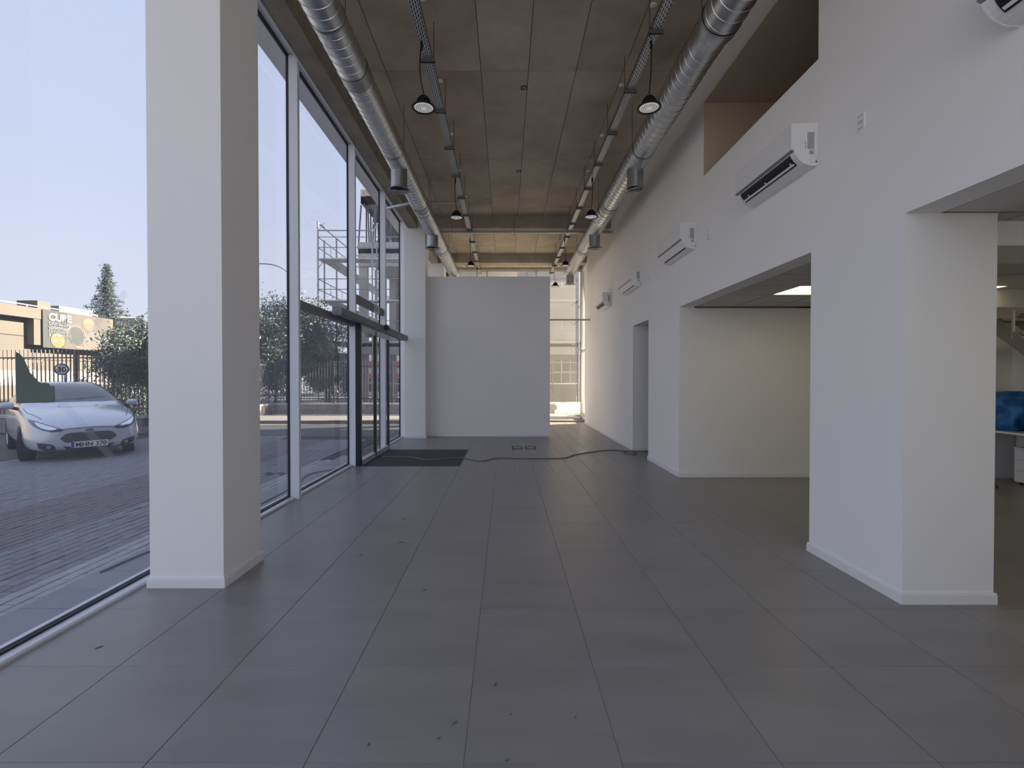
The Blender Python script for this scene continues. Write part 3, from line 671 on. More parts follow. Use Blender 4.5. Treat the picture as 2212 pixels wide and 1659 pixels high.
# ================================================================== things on the floor
mt = MB().box(-2.40, -0.77, 7.86, 9.70, 0.0, 0.004).build('door_mat', 'mat_fibre', label='dark grey entrance mat set in the floor by the sliding door', cat='door mat')
for x, lab in ((0.126, 'steel rimmed floor socket box nearer the door mat'), (0.405, 'steel rimmed floor socket box nearer the white wall')):
    t = thing('floor_box', (x, 9.78, 0), lab, 'floor box', 'floor socket boxes')
    f = MB(); w, d = 0.222, 0.34
    for a in ((x, x+w, 9.78, 9.81), (x, x+w, 9.78+d-0.03, 9.78+d), (x, x+0.03, 9.81, 9.78+d-0.03), (x+w-0.03, x+w, 9.81, 9.78+d-0.03)): f.box(a[0], a[1], a[2], a[3], 0, 0.008)
    f.build('rim', 'car_black', t)
    MB().box(x+0.034, x+w-0.034, 9.814, 9.78+d-0.034, 0, 0.005).build('lid', 'grout', t)
CB = [(-2.30, 8.78, 0.011), (-1.95, 8.74, 0.011), (-1.72, 8.70, 0.011), (-1.36, 8.43, 0.011), (-0.86, 8.66, 0.011), (-0.44, 8.31, 0.011), (-0.16, 8.62, 0.011), (0.2, 8.58, 0.011), (0.75, 8.58, 0.011), (1.1, 8.66, 0.011), (1.28, 8.95, 0.011), (1.55, 9.22, 0.011), (1.95, 9.52, 0.011), (2.22, 9.58, 0.011), (2.42, 9.45, 0.011), (2.55, 9.25, 0.011), (2.45, 9.08, 0.011), (2.30, 9.15, 0.011), (2.32, 9.32, 0.011), (2.5, 9.45, 0.011), (2.75, 9.44, 0.011), (3.1, 9.47, 0.011)]
def smooth_path(P, n=5):
    P = [Vector(p) for p in P]; out = []
    for i in range(len(P)-1):
        a, b, c, d = P[max(i-1, 0)], P[i], P[i+1], P[min(i+2, len(P)-1)]
        for k in range(n):
            t = k/n; out.append(0.5*((2*b) + (c-a)*t + (2*a-5*b+4*c-d)*t*t + (3*b-a-3*c+d)*t**3))
    return out + [P[-1]]
MB().tube(smooth_path(CB), 0.0095, 6).build('floor_cable', 'cable_grey', smooth=True, label='thin loose cable snaking across the tiled floor from the sliding door', cat='cable')
# debris
for i, (x, y, a, l) in enumerate([(-0.217, 1.985, 0.6, 0.035), (-0.27, 1.90, 0.2, 0.02), (-0.05, 2.24, 1.0, 0.03), (-0.545, 1.87, 1.2, 0.022), (0.005, 1.79, 0.3, 0.02), (0.02, 2.04, 0.5, 0.012), (0.30, 2.02, 0.4, 0.012), (-0.56, 3.25, 0.7, 0.03), (-0.93, 4.2, 0.1, 0.05), (-1.2, 3.9, 0.9, 0.03), (-2.2, 2.55, 0.8, 0.04), (-1.05, 4.9, 0.2, 0.04)]):
    m = MB(); c, s = math.cos(a), math.sin(a)
    l *= 0.42; pts = [(-l, -0.002), (0, -0.004), (l, 0.001), (l*0.3, 0.004), (-l*0.5, 0.003)]
    m.prism([(x+p*c-q*s, y+p*s+q*c) for p, q in pts], 'z', 0.0002, 0.004)
    m.build('leaf_scrap', 'mortar', label='tiny dry dark scrap lying on the floor tiles', cat='debris', group='dry scraps on the floor')

# ================================================================== the office beyond the first opening
dk = thing('desk', (6.62, 5.6, 0), 'white desk with blue bags on it against the office wall', 'desk')
MB().box(6.63, 7.465, 5.60, 6.98, 0.725, 0.75).build('desk_top', 'desk_white', dk)
MB().box(6.62, 6.63, 5.60, 6.98, 0.725, 0.75).build('edge_band', 'plastic_white', dk)
MB().box(6.70, 7.44, 6.93, 6.97, 0, 0.725).build('leg_panel', 'desk_white', dk); MB().box(6.70, 7.44, 5.62, 5.66, 0, 0.725).build('leg_panel', 'desk_white', dk)
pd = thing('drawer_pedestal', (7.06, 6.0, 0), 'small white drawer pedestal under the desk', 'drawer unit')
MB().box(7.063, 7.45, 6.02, 6.56, 0.03, 0.49).build('carcass', 'desk_white', pd)
MB().box(7.04, 7.455, 6.01, 6.57, 0.49, 0.51).build('top', 'plastic_white', pd)
for z0, z1 in ((0.04, 0.185), (0.192, 0.335), (0.342, 0.485)): MB().box(7.045, 7.062, 6.02, 6.56, z0, z1).build('drawer_front', 'plastic_white', pd)
for x in (7.08, 7.40):
    for y in (6.05, 6.5): MB().box(x, x+0.03, y, y+0.03, 0, 0.03).build('foot', 'car_black', pd)
def bag(x, y, z, rx, ry, rz, label, seed):
    rnd = random.Random(seed); bm = bmesh.new(); bmesh.ops.create_icosphere(bm, subdivisions=4, radius=1)
    ph = [(rnd.uniform(2, 7), rnd.uniform(0, 6), Vector((rnd.uniform(-1, 1), rnd.uniform(-1, 1), rnd.uniform(-1, 1))).normalized()) for _ in range(14)]
    for v in bm.verts:
        n = v.co.copy(); d = sum(0.035*math.sin(f*n.dot(q)*2+p) for f, p, q in ph)
        k = 1 + d
        sq = Vector((math.copysign(abs(n.x)**0.7, n.x), math.copysign(abs(n.y)**0.7, n.y), math.copysign(abs(n.z)**0.75, n.z)))
        v.co = Vector((sq.x*rx*k, sq.y*ry*k, max(0.0, (sq.z*k+0.86)*rz)))
    for f in bm.faces: f.smooth = True
    me = bpy.data.meshes.new('plastic_bag'); bm.to_mesh(me); bm.free(); me.materials.append(MATS['bag_blue'])
    o = bpy.data.objects.new('plastic_bag', me); C.objects.link(o); o.location = (x, y, z)
    tag(o, label, 'bag')
bag(6.98, 6.60, 0.751, 0.30, 0.30, 0.27, 'bulging blue plastic bag on the white desk, against the rear office wall', 3)
bag(6.95, 5.93, 0.751, 0.27, 0.27, 0.25, 'second blue plastic bag on the white desk, in front of the larger one', 5)
MB().tube([(6.75, 6.55, 0.012), (6.52, 6.28, 0.012)], 0.012, 6).build('metal_bar', 'car_black', label='short dark bar lying on the floor by the desk', cat='bar')
# staircase
st = thing('staircase', (6.95, 4.3, 0), 'grey steel staircase rising over the desk in the side office', 'staircase')
def stringer(x0, x1):
    a, b = Vector((6.90, 2.33)), Vector((4.35, 0.13)); d = (b-a).normalized(); n = Vector((-d.y, d.x))*0.085
    MB().prism([tuple(a+n), tuple(b+n), tuple(b-n), tuple(a-n)], 'x', x0, x1).build('stringer', 'stair_paint', st)
stringer(6.95, 6.98); stringer(7.42, 7.45)
for k in range(10):
    y = 6.68 - 0.25*k; z = 2.27 - 0.216*k
    MB().box(6.985, 7.415, y, y+0.25, z, z+0.035).build('tread', 'desk_edge', st)
for y in (6.52, 6.0, 5.5, 5.0): MB().tube([(6.965, y, 2.40-(6.98-y)*0.863), (6.965, y, min(2.49, 2.40-(6.98-y)*0.863+0.9))], 0.018, 8).build('baluster', 'steel_white', st)

# ================================================================== outside ground
GZ = -0.04
gnd = Bx(-70, 60, -40, 80, GZ-0.6, GZ-0.02).build('ground', 'asphalt', kind='structure', label='asphalt street and yard outside the showroom')
Bx(-20, 20, -30, -1.45, GZ-0.019, GZ-0.008).build('forecourt', 'ground_pale', gnd)
Bx(-9.3, -3.11, -1.4, 12.4, GZ-0.019, GZ-0.010).build('paving', 'paver_joint', gnd)
for k in range(14):
    y = 0.61 + 0.6*k + 0.0
    MB().cbox(-3.112, -2.665, y+0.002, y+0.596, GZ-0.015, GZ+0.03, 0.003).build('threshold_slab', 'slab_concrete', gnd)
pl = MB().cbox(-0.0465, 0.0465, -0.0965, 0.0965, -0.03, 0, 0.006)
pm = {k: pl.mesh('paver', k) for k in ('paver_light', 'paver_grey')}
for i in range(3):
    for j in range(31):
        inst('paver', pm['paver_light'], gnd, (-3.162-0.1*i, 2.5+0.2*j+(0.1 if i % 2 else 0)+random.uniform(-.004, .004), GZ+0.012+random.uniform(-.002, .002)), (0, 0, random.uniform(-.02, .02)))
for i in range(9):
    for j in range(22):
        inst('paver', pm['paver_grey'], gnd, (-3.468-0.1*i, 3.0+0.2*j+(0.1 if i % 2 else 0), GZ+0.004+random.uniform(-.003, .003)), (0, 0, random.uniform(-.02, .02)))
for nm, x0, x1, y0, y1 in (('paver_grey', -4.32, -3.42, 7.5, 11.5), ('paver_red', -5.62, -4.32, 1.5, 11.5), ('paver_grey', -9.2, -5.62, 2.5, 12.2), ('paver_grey', -4.32, -3.42, 1.0, 2.9)):
    m = MB(); i = 0; x = x1
    while x - 0.1 > x0:
        y = y0 + (0.1 if i % 2 else 0)
        while y < y1:
            z = GZ + random.uniform(-.003, .003)
            m.cbox(x-0.0965, x-0.0035, y+0.0035, y+0.1965, z-0.015, z, 0.006); y += 0.2
        x -= 0.1; i += 1
    m.build('paver', nm, gnd, kind='stuff')
Bx(-14, 6, 15.9, 16.05, GZ-0.02, GZ+0.09).build('kerb', 'kerb_stone', gnd)
Bx(-14, 6, 16.05, 19.35, GZ-0.02, GZ+0.07).build('pavement', 'kerb_stone', gnd)
Bx(-9.6, -9.35, 12.6, 16.0, GZ-0.02, GZ+0.09).build('kerb', 'kerb_stone', gnd)
# cable lying on the slabs outside
MB().tube(smooth_path([(-3.05, 3.55, 0.0), (-3.02, 3.9, 0.0), (-2.92, 4.5, 0.0), (-2.85, 5.6, 0.0), (-2.88, 6.5, 0.0), (-3.0, 7.2, 0.0), (-2.75, 7.6, 0.0)]), 0.008, 6).build('outdoor_cable', 'cable_grey', smooth=True, label='thin cable lying on the paving along the outside of the shop front', cat='cable')

# ---- low block wall with railings round the yard over the road
def block_wall(p, q, label, cls, h=0.42, pick=True):
    p, q = Vector(p), Vector(q); d = q-p; L = d.length; a = math.atan2(d.y, d.x)
    t = thing('garden_wall', (p.x, p.y, GZ), label, 'wall', 'low block walls over the road', rz=a)
    def part(nm, m, matn):
        o = bpy.data.objects.new(nm, m.mesh(nm, matn)); C.objects.link(o); o.parent = t; return o
    part('wall_core', Bx(0, L, -0.09, 0.09, 0, h), 'mortar')
    part('coping', Bx(-0.02, L+0.02, -0.13, 0.13, h, h+0.07), 'coping')
    bm_ = MB().cbox(0.006, 0.394, -0.10, 0.10, 0.006, 0.204, 0.004).mesh('block', 'block_pink')
    hm_ = MB().cbox(0.006, 0.194, -0.10, 0.10, 0.006, 0.204, 0.004).mesh('block', 'block_pink')
    for r in range(2):
        x = 0.0 if r == 0 else -0.2
        while x < L - 0.05:
            if x < 0:
                o = bpy.data.objects.new('block', hm_); o.location = (0, 0, r*0.21)
            elif x + 0.4 > L + 0.01:
                o = bpy.data.objects.new('block', hm_); o.location = (x, 0, r*0.21)
            else:
                o = bpy.data.objects.new('block', bm_); o.location = (x, 0, r*0.21)
            C.objects.link(o); o.parent = t; x += 0.4
    # railing on top
    f = thing('fence', (p.x, p.y, GZ+h+0.07), cls[0], 'fence', 'metal railings on the low walls', rz=a)
    hh = cls[2]
    def fp(nm, m, sm=False):
        o = bpy.data.objects.new(nm, m.mesh(nm, cls[1], sm)); C.objects.link(o); o.parent = f; return o
    for z in (0.18, hh-0.22): fp('rail', Bx(0, L, -0.018, 0.018, z, z+0.035))
    x = 0.0
    while x < L: fp('post', Bx(x, x+0.07, -0.035, 0.035, 0, hh)); x += 2.4
    pk = MB().box(-0.011, 0.011, -0.011, 0.011, 0.03, hh+0.02).mesh('picket', cls[1]); x = 0.13
    while x < L:
        o = bpy.data.objects.new('picket', pk); C.objects.link(o); o.parent = f; o.location = (x, 0, 0); x += 0.12
block_wall((-19, 13.3), (-9.75, 12.9), 'low block wall behind the silver car', ('brown metal railing behind the silver car', 'fence_brown', 1.78))
block_wall((-9.6, 13.0), (-9.6, 19.3), 'low block wall turning back from the road under the trees', ('dark metal railing on the wall turning back from the road', 'fence_dark', 1.75))
block_wall((-9.5, 19.5), (2.0, 19.5), 'low pinkish block wall across the road with pale coping', ('dark metal railing across the road in front of the scaffold', 'fence_dark', 1.72))
# ---- speed sign
sg = thing('road_sign', (-11.45, 12.5, GZ), 'round speed limit sign on a pole behind the silver car', 'road sign')
MB().tube([(-11.62, 12.5, GZ), (-11.62, 12.5, 1.86)], 0.022, 8).build('pole', 'pipe_white', sg)
def disc(c, nrm, r0, r1, th, m, nm, par):
    mm = MB().lathe([(r0, 0), (r1, 0), (r1, th), (r0, th), (r0, 0)] if r0 > 0 else [(0, 0), (r1, 0), (r1, th), (0, th)], (0, 0, 0), 32, 'z', cap=False)
    o = bpy.data.objects.new(nm, mm.mesh(nm, m)); C.objects.link(o); o.parent = par; o.location = Vector(c)-parent_loc(par)
    o.rotation_euler = Vector(nrm).to_track_quat('Z', 'Y').to_euler(); return o
SN = Vector((0.62, -0.78, 0)).normalized(); sc_ = Vector((-11.66, 12.46, 1.70))
disc(sc_, SN, 0, 0.150, 0.012, 'sign_white', 'face', sg); disc(sc_+SN*0.004, SN, 0.120, 0.152, 0.012, 'sign_ring', 'border', sg)
tm = text_mesh('30', 0.18, 'ink_black', 0.004, 0.004, 'CENTER')
o = bpy.data.objects.new('lettering', tm); C.objects.link(o); o.parent = sg; o.location = sc_+SN*0.015+Vector((0, 0, -0.064))-parent_loc(sg); o.rotation_euler = (R(90), 0, math.atan2(SN.x, -SN.y))

# ================================================================== sand coloured building with banner
bd = thing('industrial_building', (-26, 20, GZ), 'sand coloured concrete industrial building with advertising banner', 'building')
BX = -26.0
MB().box(-44, BX-0.06, 2, 31.0, GZ, 5.0).build('core', 'facade_joint', bd)
pmh = [(GZ, 1.25), (1.27, 2.50), (2.52, 3.75), (3.77, 4.70)]
for j in range(12):
    y0 = 2 + 2.416*j
    for z0, z1 in pmh: MB().box(BX-0.08, BX, y0+0.012, y0+2.404, z0+0.012, z1).build('wall_panel', 'facade_sand', bd)
MB().box(-44, BX+0.45, 2, 30.9, 4.72, 5.30).build('roof_beam', 'facade_sand', bd)
for y in (3, 9, 15, 21.3, 25.75, 30.55): MB().box(BX, BX+0.42, y, y+0.42, 3.3, 4.72).build('bracket', 'facade_sand', bd)
MB().box(BX-2.4, BX-1.2, 27.6, 28.4, 5.30, 6.0).build('roof_block', 'facade_sand', bd)
MB().box(BX-1.5, BX-0.2, 23.3, 24.0, 5.3, 5.75).build('roof_block', 'facade_sand', bd)
MB().tube([(BX-0.2, 21, 5.5), (BX-0.2, 30.5, 5.5)], 0.03, 6).build('roof_rail', 'pipe_white', bd)
for y in (22, 24, 26, 28, 30): MB().tube([(BX-0.2, y, 5.3), (BX-0.2, y, 5.5)], 0.025, 6).build('rail_post', 'pipe_white', bd)
MB().box(BX, BX+0.02, 22.5, 30.5, 1.1, 1.9).build('dark_band', 'facade_joint', bd)
bn = thing('banner', (BX+0.5, 26.1, 3.2), 'grey advertising banner with white lettering and orange price disc on the building', 'banner')
XB = BX + 0.52
MB().box(XB-0.03, XB, 26.15, 30.6, 3.18, 5.28).build('sheet', 'banner_grey', bn)
MB().prism([(27.55, 5.27), (30.59, 5.27), (30.59, 3.19), (27.35, 3.19), (27.7, 4.2)], 'x', XB, XB+0.004).build('photo_print', 'banner_photo', bn)
def flat(nm, pts, m, k): MB().prism(pts, 'x', XB+0.004, XB+0.006+0.002*k).build(nm, m, bn)
def circ(cy, cz, ry, rz, n=36, a0=0, a1=360): return [(cy+ry*math.cos(R(a0+(a1-a0)*i/n)), cz+rz*math.sin(R(a0+(a1-a0)*i/n))) for i in range(n if a1-a0 == 360 else n+1)]
flat('drum_ring', circ(28.15, 3.98, 0.62, 0.66), 'banner_cloth', 1)
flat('drum_opening', circ(28.15, 3.95, 0.53, 0.57), 'banner_grey', 2)
flat('figure_body', [(28.6, 3.22), (28.7, 3.9), (29.1, 4.35), (29.6, 4.3), (30.1, 4.0), (30.35, 3.5), (30.4, 3.2)], 'banner_cloth', 3)
flat('figure_head', circ(29.0, 4.72, 0.36, 0.36), 'banner_skin', 4)
flat('figure_hair', circ(29.0, 4.80, 0.40, 0.32, 24, 10, 190), 'banner_hair', 5)
flat('figure_arm', [(28.55, 4.55), (28.65, 4.5), (29.0, 3.75), (29.7, 3.4), (29.6, 3.22), (28.9, 3.5), (28.75, 3.95)], 'banner_skin', 6)
flat('figure_hand', [(27.75, 3.6), (28.1, 3.42), (28.9, 3.34), (28.9, 3.22), (28.2, 3.24)], 'banner_skin', 7)
flat('price_ring', circ(27.0, 3.62, 0.42, 0.40), 'banner_ring', 8)
flat('price_disc', circ(27.0, 3.62, 0.385, 0.365), 'banner_orange', 9)
def btext(txt, size, y, z, bold=0.0, align='LEFT', k=10):
    me = text_mesh(txt, size, 'banner_white', 0.004, bold, align)
    o = bpy.data.objects.new('lettering', me); C.objects.link(o); o.parent = bn
    o.location = Vector((XB+0.006+0.002*k, y, z))-parent_loc(bn); o.rotation_euler = (R(90), 0, R(90))
btext('CUBE', 0.56, 26.45, 4.72, 0.028)
btext('ΟΛΑ σε ένα', 0.24, 26.45, 4.46, 0.008); btext('πρόγραμμα', 0.24, 26.45, 4.24, 0.008)
btext('ξέγνοιαστα', 0.23, 26.45, 4.03, 0.002); btext('& οικονομικά', 0.23, 26.45, 3.83, 0.002)
btext('από', 0.10, 27.0, 3.76, 0.002, 'CENTER', 11); btext('€69,90', 0.22, 27.0, 3.52, 0.008, 'CENTER', 11)
MB().box(-40, -37.6, 40, 48, GZ, 7.6).box(-46, -34.3, 45, 55, GZ, 7.2).build('white_building', 'facade_white', label='plain white building far behind the conifer', cat='building')

# ================================================================== trees
def leaves(n, fn, size, rnd):
    vs, fs = [], []
    for _ in range(n):
        p = fn(rnd); d = Vector((rnd.gauss(0, 1), rnd.gauss(0, 1), rnd.gauss(0, 1))).normalized(); q = d.orthogonal().normalized()
        q.rotate(Matrix.Rotation(rnd.uniform(0, 6.28), 3, d)); l = size*rnd.uniform(0.6, 1.35); w = l*0.30
        k = len(vs); r = d.cross(q)*0.15*l
        vs += [p-q*l, p+d*w+r, p+q*l, p-d*w+r]; fs.append((k, k+1, k+2, k+3))
    return vs, fs
def olive(x, y, h, rx, ry, rz, cz, label, n, seed, size=0.06, branches=7):
    rnd = random.Random(seed)
    t = thing('olive_tree', (x, y, GZ), label, 'tree', 'bushy trees over the road')
    clumps = []
    for _ in range(46):
        a = rnd.uniform(0, 6.28); ct = rnd.uniform(-0.9, 1); s = math.sqrt(1-ct*ct); r = rnd.uniform(0.45, 1.0)
        clumps.append((Vector((x+rx*r*s*math.cos(a), y+ry*r*s*math.sin(a), cz+rz*r*ct)), rnd.uniform(0.16, 0.34)*rx))
    def f(rn):
        c, s = rn.choice(clumps); v = Vector((rn.gauss(0, 1), rn.gauss(0, 1), rn.gauss(0, 0.9)))
        return c + v*s*0.5
    vs, fs = leaves(n, f, size, rnd)
    MB().add(vs, fs).build('foliage', 'leaf_olive', t, kind='stuff')
    b = MB().tube([(x, y, GZ-0.1), (x+0.05, y, 0.6), (x-0.03, y+0.05, cz-rz*0.3), (x+0.1, y, cz+rz*0.2)], [0.16, 0.13, 0.10, 0.04], 8)
    b.build('trunk', 'bark', t, smooth=True)
    for c, s in clumps[:branches*2:2]:
        o = Vector((x, y, cz-rz*0.45)); MB().tube([o, (o+c)/2+Vector((0, 0, 0.1)), c], [0.06, 0.035, 0.012], 6).build('branch', 'bark', t, smooth=True)
olive(-10.2, 13.65, 3.4, 1.42, 1.15, 1.08, 1.98, 'dense silvery olive tree hanging over the railing behind the silver car', 42000, 11, 0.052)
olive(-9.6, 20.9, 5.6, 2.3, 1.9, 2.35, 2.85, 'tall silvery olive tree across the road between the mullions', 52000, 12, 0.075)
olive(-7.75, 20.6, 3.6, 1.15, 1.0, 1.35, 1.8, 'smaller silvery olive tree in front of the scaffold', 24000, 13, 0.065)
olive(-14.2, 17.0, 3.6, 1.6, 1.2, 0.8, 0.7, 'low dark bush behind the brown railing', 9000, 14, 0.07)
ct_ = thing('conifer_tree', (-30.2, 36, GZ), 'slender pointed conifer rising behind the sand coloured building', 'tree')
MB().tube([(-30.2, 36, GZ), (-30.2, 36, 5), (-30.2, 36, 10.0)], [0.25, 0.15, 0.02], 8).build('trunk', 'bark', ct_, smooth=True)
rn = random.Random(5); cf = MB(); bt = MB()
for i in range(150):
    s = (i/149)**0.85; z = 2.2 + s*7.8; L = (1-s)*2.7*rn.uniform(0.5, 1.1) + 0.05; a = i*2.4 + rn.uniform(-.3, .3)
    tip = Vector((-30.2+L*math.cos(a), 36+L*math.sin(a), z - L*0.12 + 0.15))
    bt.tube([(-30.2, 36, z), tip], [0.02, 0.006], 4)
    def ff(r, z=z, tip=tip):
        u = r.uniform(0.12, 1.0); return Vector((-30.2, 36, z)).lerp(tip, u) + Vector((r.gauss(0, .09), r.gauss(0, .09), r.gauss(0, .08)))
    vs, fs = leaves(int(16+L*75), ff, 0.085, rn); cf.add(vs, fs)
cf.build('foliage', 'leaf_conifer', ct_, kind='stuff'); bt.build('boughs', 'bark', ct_, kind='stuff')
# ---- street lamp
sl = thing('street_lamp', (-15.6, 36, GZ), 'tall thin street lamp with a curved arm beyond the trees', 'street lamp')
arc_ = [(-15.6, 36, GZ), (-15.6, 36, 7.63)] + [(-18.24+2.64*math.cos(R(a)), 36, 7.63+2.52*math.sin(R(a))) for a in range(10, 91, 10)] + [(-19.9, 36, 10.18)]
MB().tube(arc_, [0.08, 0.07] + [0.045]*(len(arc_)-2), 8).build('pole', 'lamp_pole', sl, smooth=True)
MB().lathe([(0.02, -0.55), (0.14, -0.35), (0.15, 0.12), (0.06, 0.35)], (-20.3, 36, 10.15), 12, 'x').build('lamp_head', 'lamp_pole', sl, smooth=True)

# ================================================================== building site across the road
bs_ = thing('concrete_frame_building', (-2, 26, GZ), 'raw concrete building under construction behind the scaffold', 'building')
def cb(nm, m, *a): return MB().box(*a).build(nm, m, bs_)
FX0, FX1, FY0, FY1 = -7.6, 7.5, 24.5, 38.0
cb('floor_slab', 'concrete_new', FX0, FX1, FY0, FY1, 7.9, 8.15); cb('edge_beam', 'concrete_new', FX0, FX1, FY0, FY0+0.3, 7.25, 8.48)
cb('floor_slab', 'concrete_new', FX0, FX1, FY0, FY1, 3.1, 3.35); cb('edge_beam', 'concrete_new', FX0, FX1, FY0, FY0+0.3, 2.7, 3.4)
cb('roof_slab', 'concrete_soffit', FX0+0.2, FX1, FY0-0.2, FY1, 10.4, 10.75); cb('roof_upstand', 'concrete_new', FX0+0.2, FX1, FY0-0.2, FY0, 10.4, 11.1)
for x in (-7.6, -3.2, 1.0, 5.2):
    for y in (24.6, 31, 37.4): cb('column', 'concrete_new', x, x+0.4, y, y+0.4, GZ, 7.9)
cb('wall', 'concrete_new', 0.6, FX1, FY0+0.05, FY0+0.25, 3.4, 7.25)
cb('wall', 'concrete_soffit', -7.4, -2.0, 32, 32.2, 3.35, 7.9); cb('wall', 'concrete_new', -5.2, -2.0, FY0+0.1, FY0+0.3, 5.2, 7.3)
for (a, b) in ((0.8, 2.3), (2.6, 4.1), (4.4, 5.9)):
    w = cb('site_window', 'window_dark', a, b, FY0+2.0, FY0+2.05, 1.2, 2.5)
    for k in range(4): MB().box(a+(b-a)*k/3-0.02, a+(b-a)*k/3+0.02, FY0+1.96, FY0+2.0, 1.2, 2.5).build('glazing_bar', 'pipe_white', w)
    MB().box(a, b, FY0+1.96, FY0+2.0, 1.82, 1.86).build('glazing_bar', 'pipe_white', w)
cb('wall', 'concrete_soffit', -1, FX1, FY0+2.05, FY0+2.25, GZ, 3.1)
rn = random.Random(9)
for i in range(6):
    for j in range(8):
        x = -7.45 + 0.42*i + rn.uniform(-.1, .1); y = 24.6 + 0.75*j + rn.uniform(-.15, .15)
        MB().tube([(x+rn.uniform(-.22, .22), y, 8.15), (x, y, 10.4)], 0.04, 6).build('steel_prop', 'prop_steel', bs_)
for k in range(8): MB().box(-7.3+0.8*k, -7.2+0.8*k, 24.35, 31, 10.28, 10.4).build('formwork_joist', 'prop_steel', bs_)
MB().prism([(-7.1, 10.75), (-6.9, 10.75), (-7.0, 11.0), (-7.25, 11.0)], 'y', 24.2, 24.28).build('timber_strut', 'timber', bs_)
# scaffold
sf = thing('scaffold', (-9, 22.8, GZ), 'steel scaffold with decks and guard rails round the concrete building', 'scaffold')
tubes = {}
def sp(nm, a, b, r=0.032, m='scaffold_steel'): MB().tube([a, b], r, 6).build(nm, m, sf)
LV = [1.24, 3.24, 5.24, 7.24]; TOPZ = 9.2
bays = [-9.0, -6.4, -3.9, -1.4, 1.05, 3.5]
for i, x in enumerate(bays):
    tz = 9.0 if i == 0 else 8.6
    for y in (22.8, 23.6): sp('standard', (x, y, GZ), (x, y, tz if y < 23 else 8.3), 0.04)
    for z in LV + [9.0 if i < 3 else 7.24]:
        sp('transom', (x, 22.8, z-0.06), (x, 23.6, z-0.06), 0.025)
        for s in (0.3,): sp('knee_brace', (x+0.0, 22.82, z-0.5), (x+0.30, 22.82, z-0.08), 0.016)
for a, b in zip(bays, bays[1:]):
    for z in LV:
        for y0 in (22.82, 23.22):
            MB().box(a+0.05, b-0.05, y0, y0+0.36, z-0.05, z).build('deck', 'scaffold_deck', sf)
        for dz in (0.5, 1.0): sp('guard_rail', (a, 22.8, z+dz), (b, 22.8, z+dz), 0.02)
        for k in (1, 2): sp('guard_post', (a+(b-a)*k/3, 22.8, z+0.5), (a+(b-a)*k/3, 22.8, z+1.0), 0.012)
sp('guard_rail', (-9.0, 22.8, 8.55), (-6.4, 22.8, 8.55), 0.03)
ydep = [22.8, 25.3, 27.8, 30.3, 32.8, 35.3]
for i, y in enumerate(ydep[1:]):
    for x in (-9.0, -8.25): sp('standard', (x, y, GZ), (x, y, 8.9), 0.04)
for a, b in zip(ydep, ydep[1:]):
    for z in LV:
        for x0 in (-8.98, -8.60): MB().box(x0, x0+0.36, a+0.85 if a < 23 else a+0.05, b-0.05, z-0.05, z).build('deck', 'scaffold_deck', sf)
        for dz in (0.5, 1.0): sp('guard_rail', (-9.0, a, z+dz), (-9.0, b, z+dz), 0.02)
        for k in (1, 2): sp('guard_post', (-9.0, a+(b-a)*k/3, z+0.5), (-9.0, a+(b-a)*k/3, z+1.0), 0.012)
    sp('guard_rail', (-9.0, a, 8.9), (-9.0, b, 8.9), 0.025)
for a in ydep[1:4]:
    for z in LV: sp('guard_rail', (3.5, a-2.5, z+1.0), (3.5, a, z+1.0), 0.02); MB().box(3.4, 3.48, a-2.5, a, z-0.05, z).build('deck', 'scaffold_deck', sf)
# red fronted shop behind the site
rs = thing('roadside_shop', (-8, 42, GZ), 'low white roadside shop with red fascia bands beyond the railing', 'building')
MB().box(-17, -4, 42, 50, GZ, 2.4).build('walls', 'shop_white', rs); MB().box(-17.1, -3.9, 41.7, 50, 2.4, 3.0).build('fascia', 'shop_red', rs)
MB().box(-17.1, -3.9, 41.75, 50, 3.0, 3.7).build('roof_edge', 'shop_white', rs); MB().box(-17.05, -3.95, 41.9, 42, 1.55, 1.85).build('counter_band', 'shop_red', rs)
for k in range(6): MB().box(-16.6+2.1*k, -15.0+2.1*k, 41.96, 42.01, 0.3, 1.5).build('shop_window', 'window_dark', rs)
# ---- pale ramp seen through the rear window
MB().prism([(20.0, GZ-0.02), (22.6, GZ-0.02), (22.6, 0.34), (20.0, 0.0)], 'x', 0.2, 9.0).build('ramp', 'ramp_white', label='sunlit pale concrete ramp outside the rear window', cat='ramp')
MB().box(4.0, 4.2, 15.5, 19.0, GZ-0.02, 0.95).build('sun_blocking_wall', 'facade_white', label='unseen white wall added to block low sun at the rear corner of the showroom', cat='wall')  # added out of view to keep low sun off the rear floor

# ================================================================== torn paper and tape on the pane
pz = lambda y, z: (y, z)
pt = [(2.531, 1.322), (2.748, 1.318), (2.748, 1.405), (2.735, 1.418), (2.727, 1.405), (2.712, 1.428), (2.690, 1.432), (2.670, 1.430), (2.652, 1.440), (2.632, 1.462), (2.606, 1.488), (2.592, 1.520), (2.572, 1.566), (2.553, 1.588), (2.531, 1.598)]
MB().prism(pt, 'x', XG+0.006, XG+0.0075).build('torn_notice', 'paper_green', label='torn green paper notice taped to the big window pane', cat='paper')
def tape(a, b, w, label):
    a, b = Vector(a), Vector(b); d = (b-a).normalized(); n = Vector((-d.y, d.x))*w/2
    MB().prism([tuple(a+n), tuple(b+n), tuple(b-n), tuple(a-n)], 'x', XG+0.008, XG+0.0088).build('tape_strip', 'tape_clear', label=label, cat='tape', group='clear tape on the window')
tape((3.02, 1.80), (3.27, 2.05), 0.045, 'strip of clear tape crossing the window in front of the conifer')
tape((2.75, 1.36), (3.14, 0.93), 0.05, 'strip of clear tape running down the window from the torn paper')

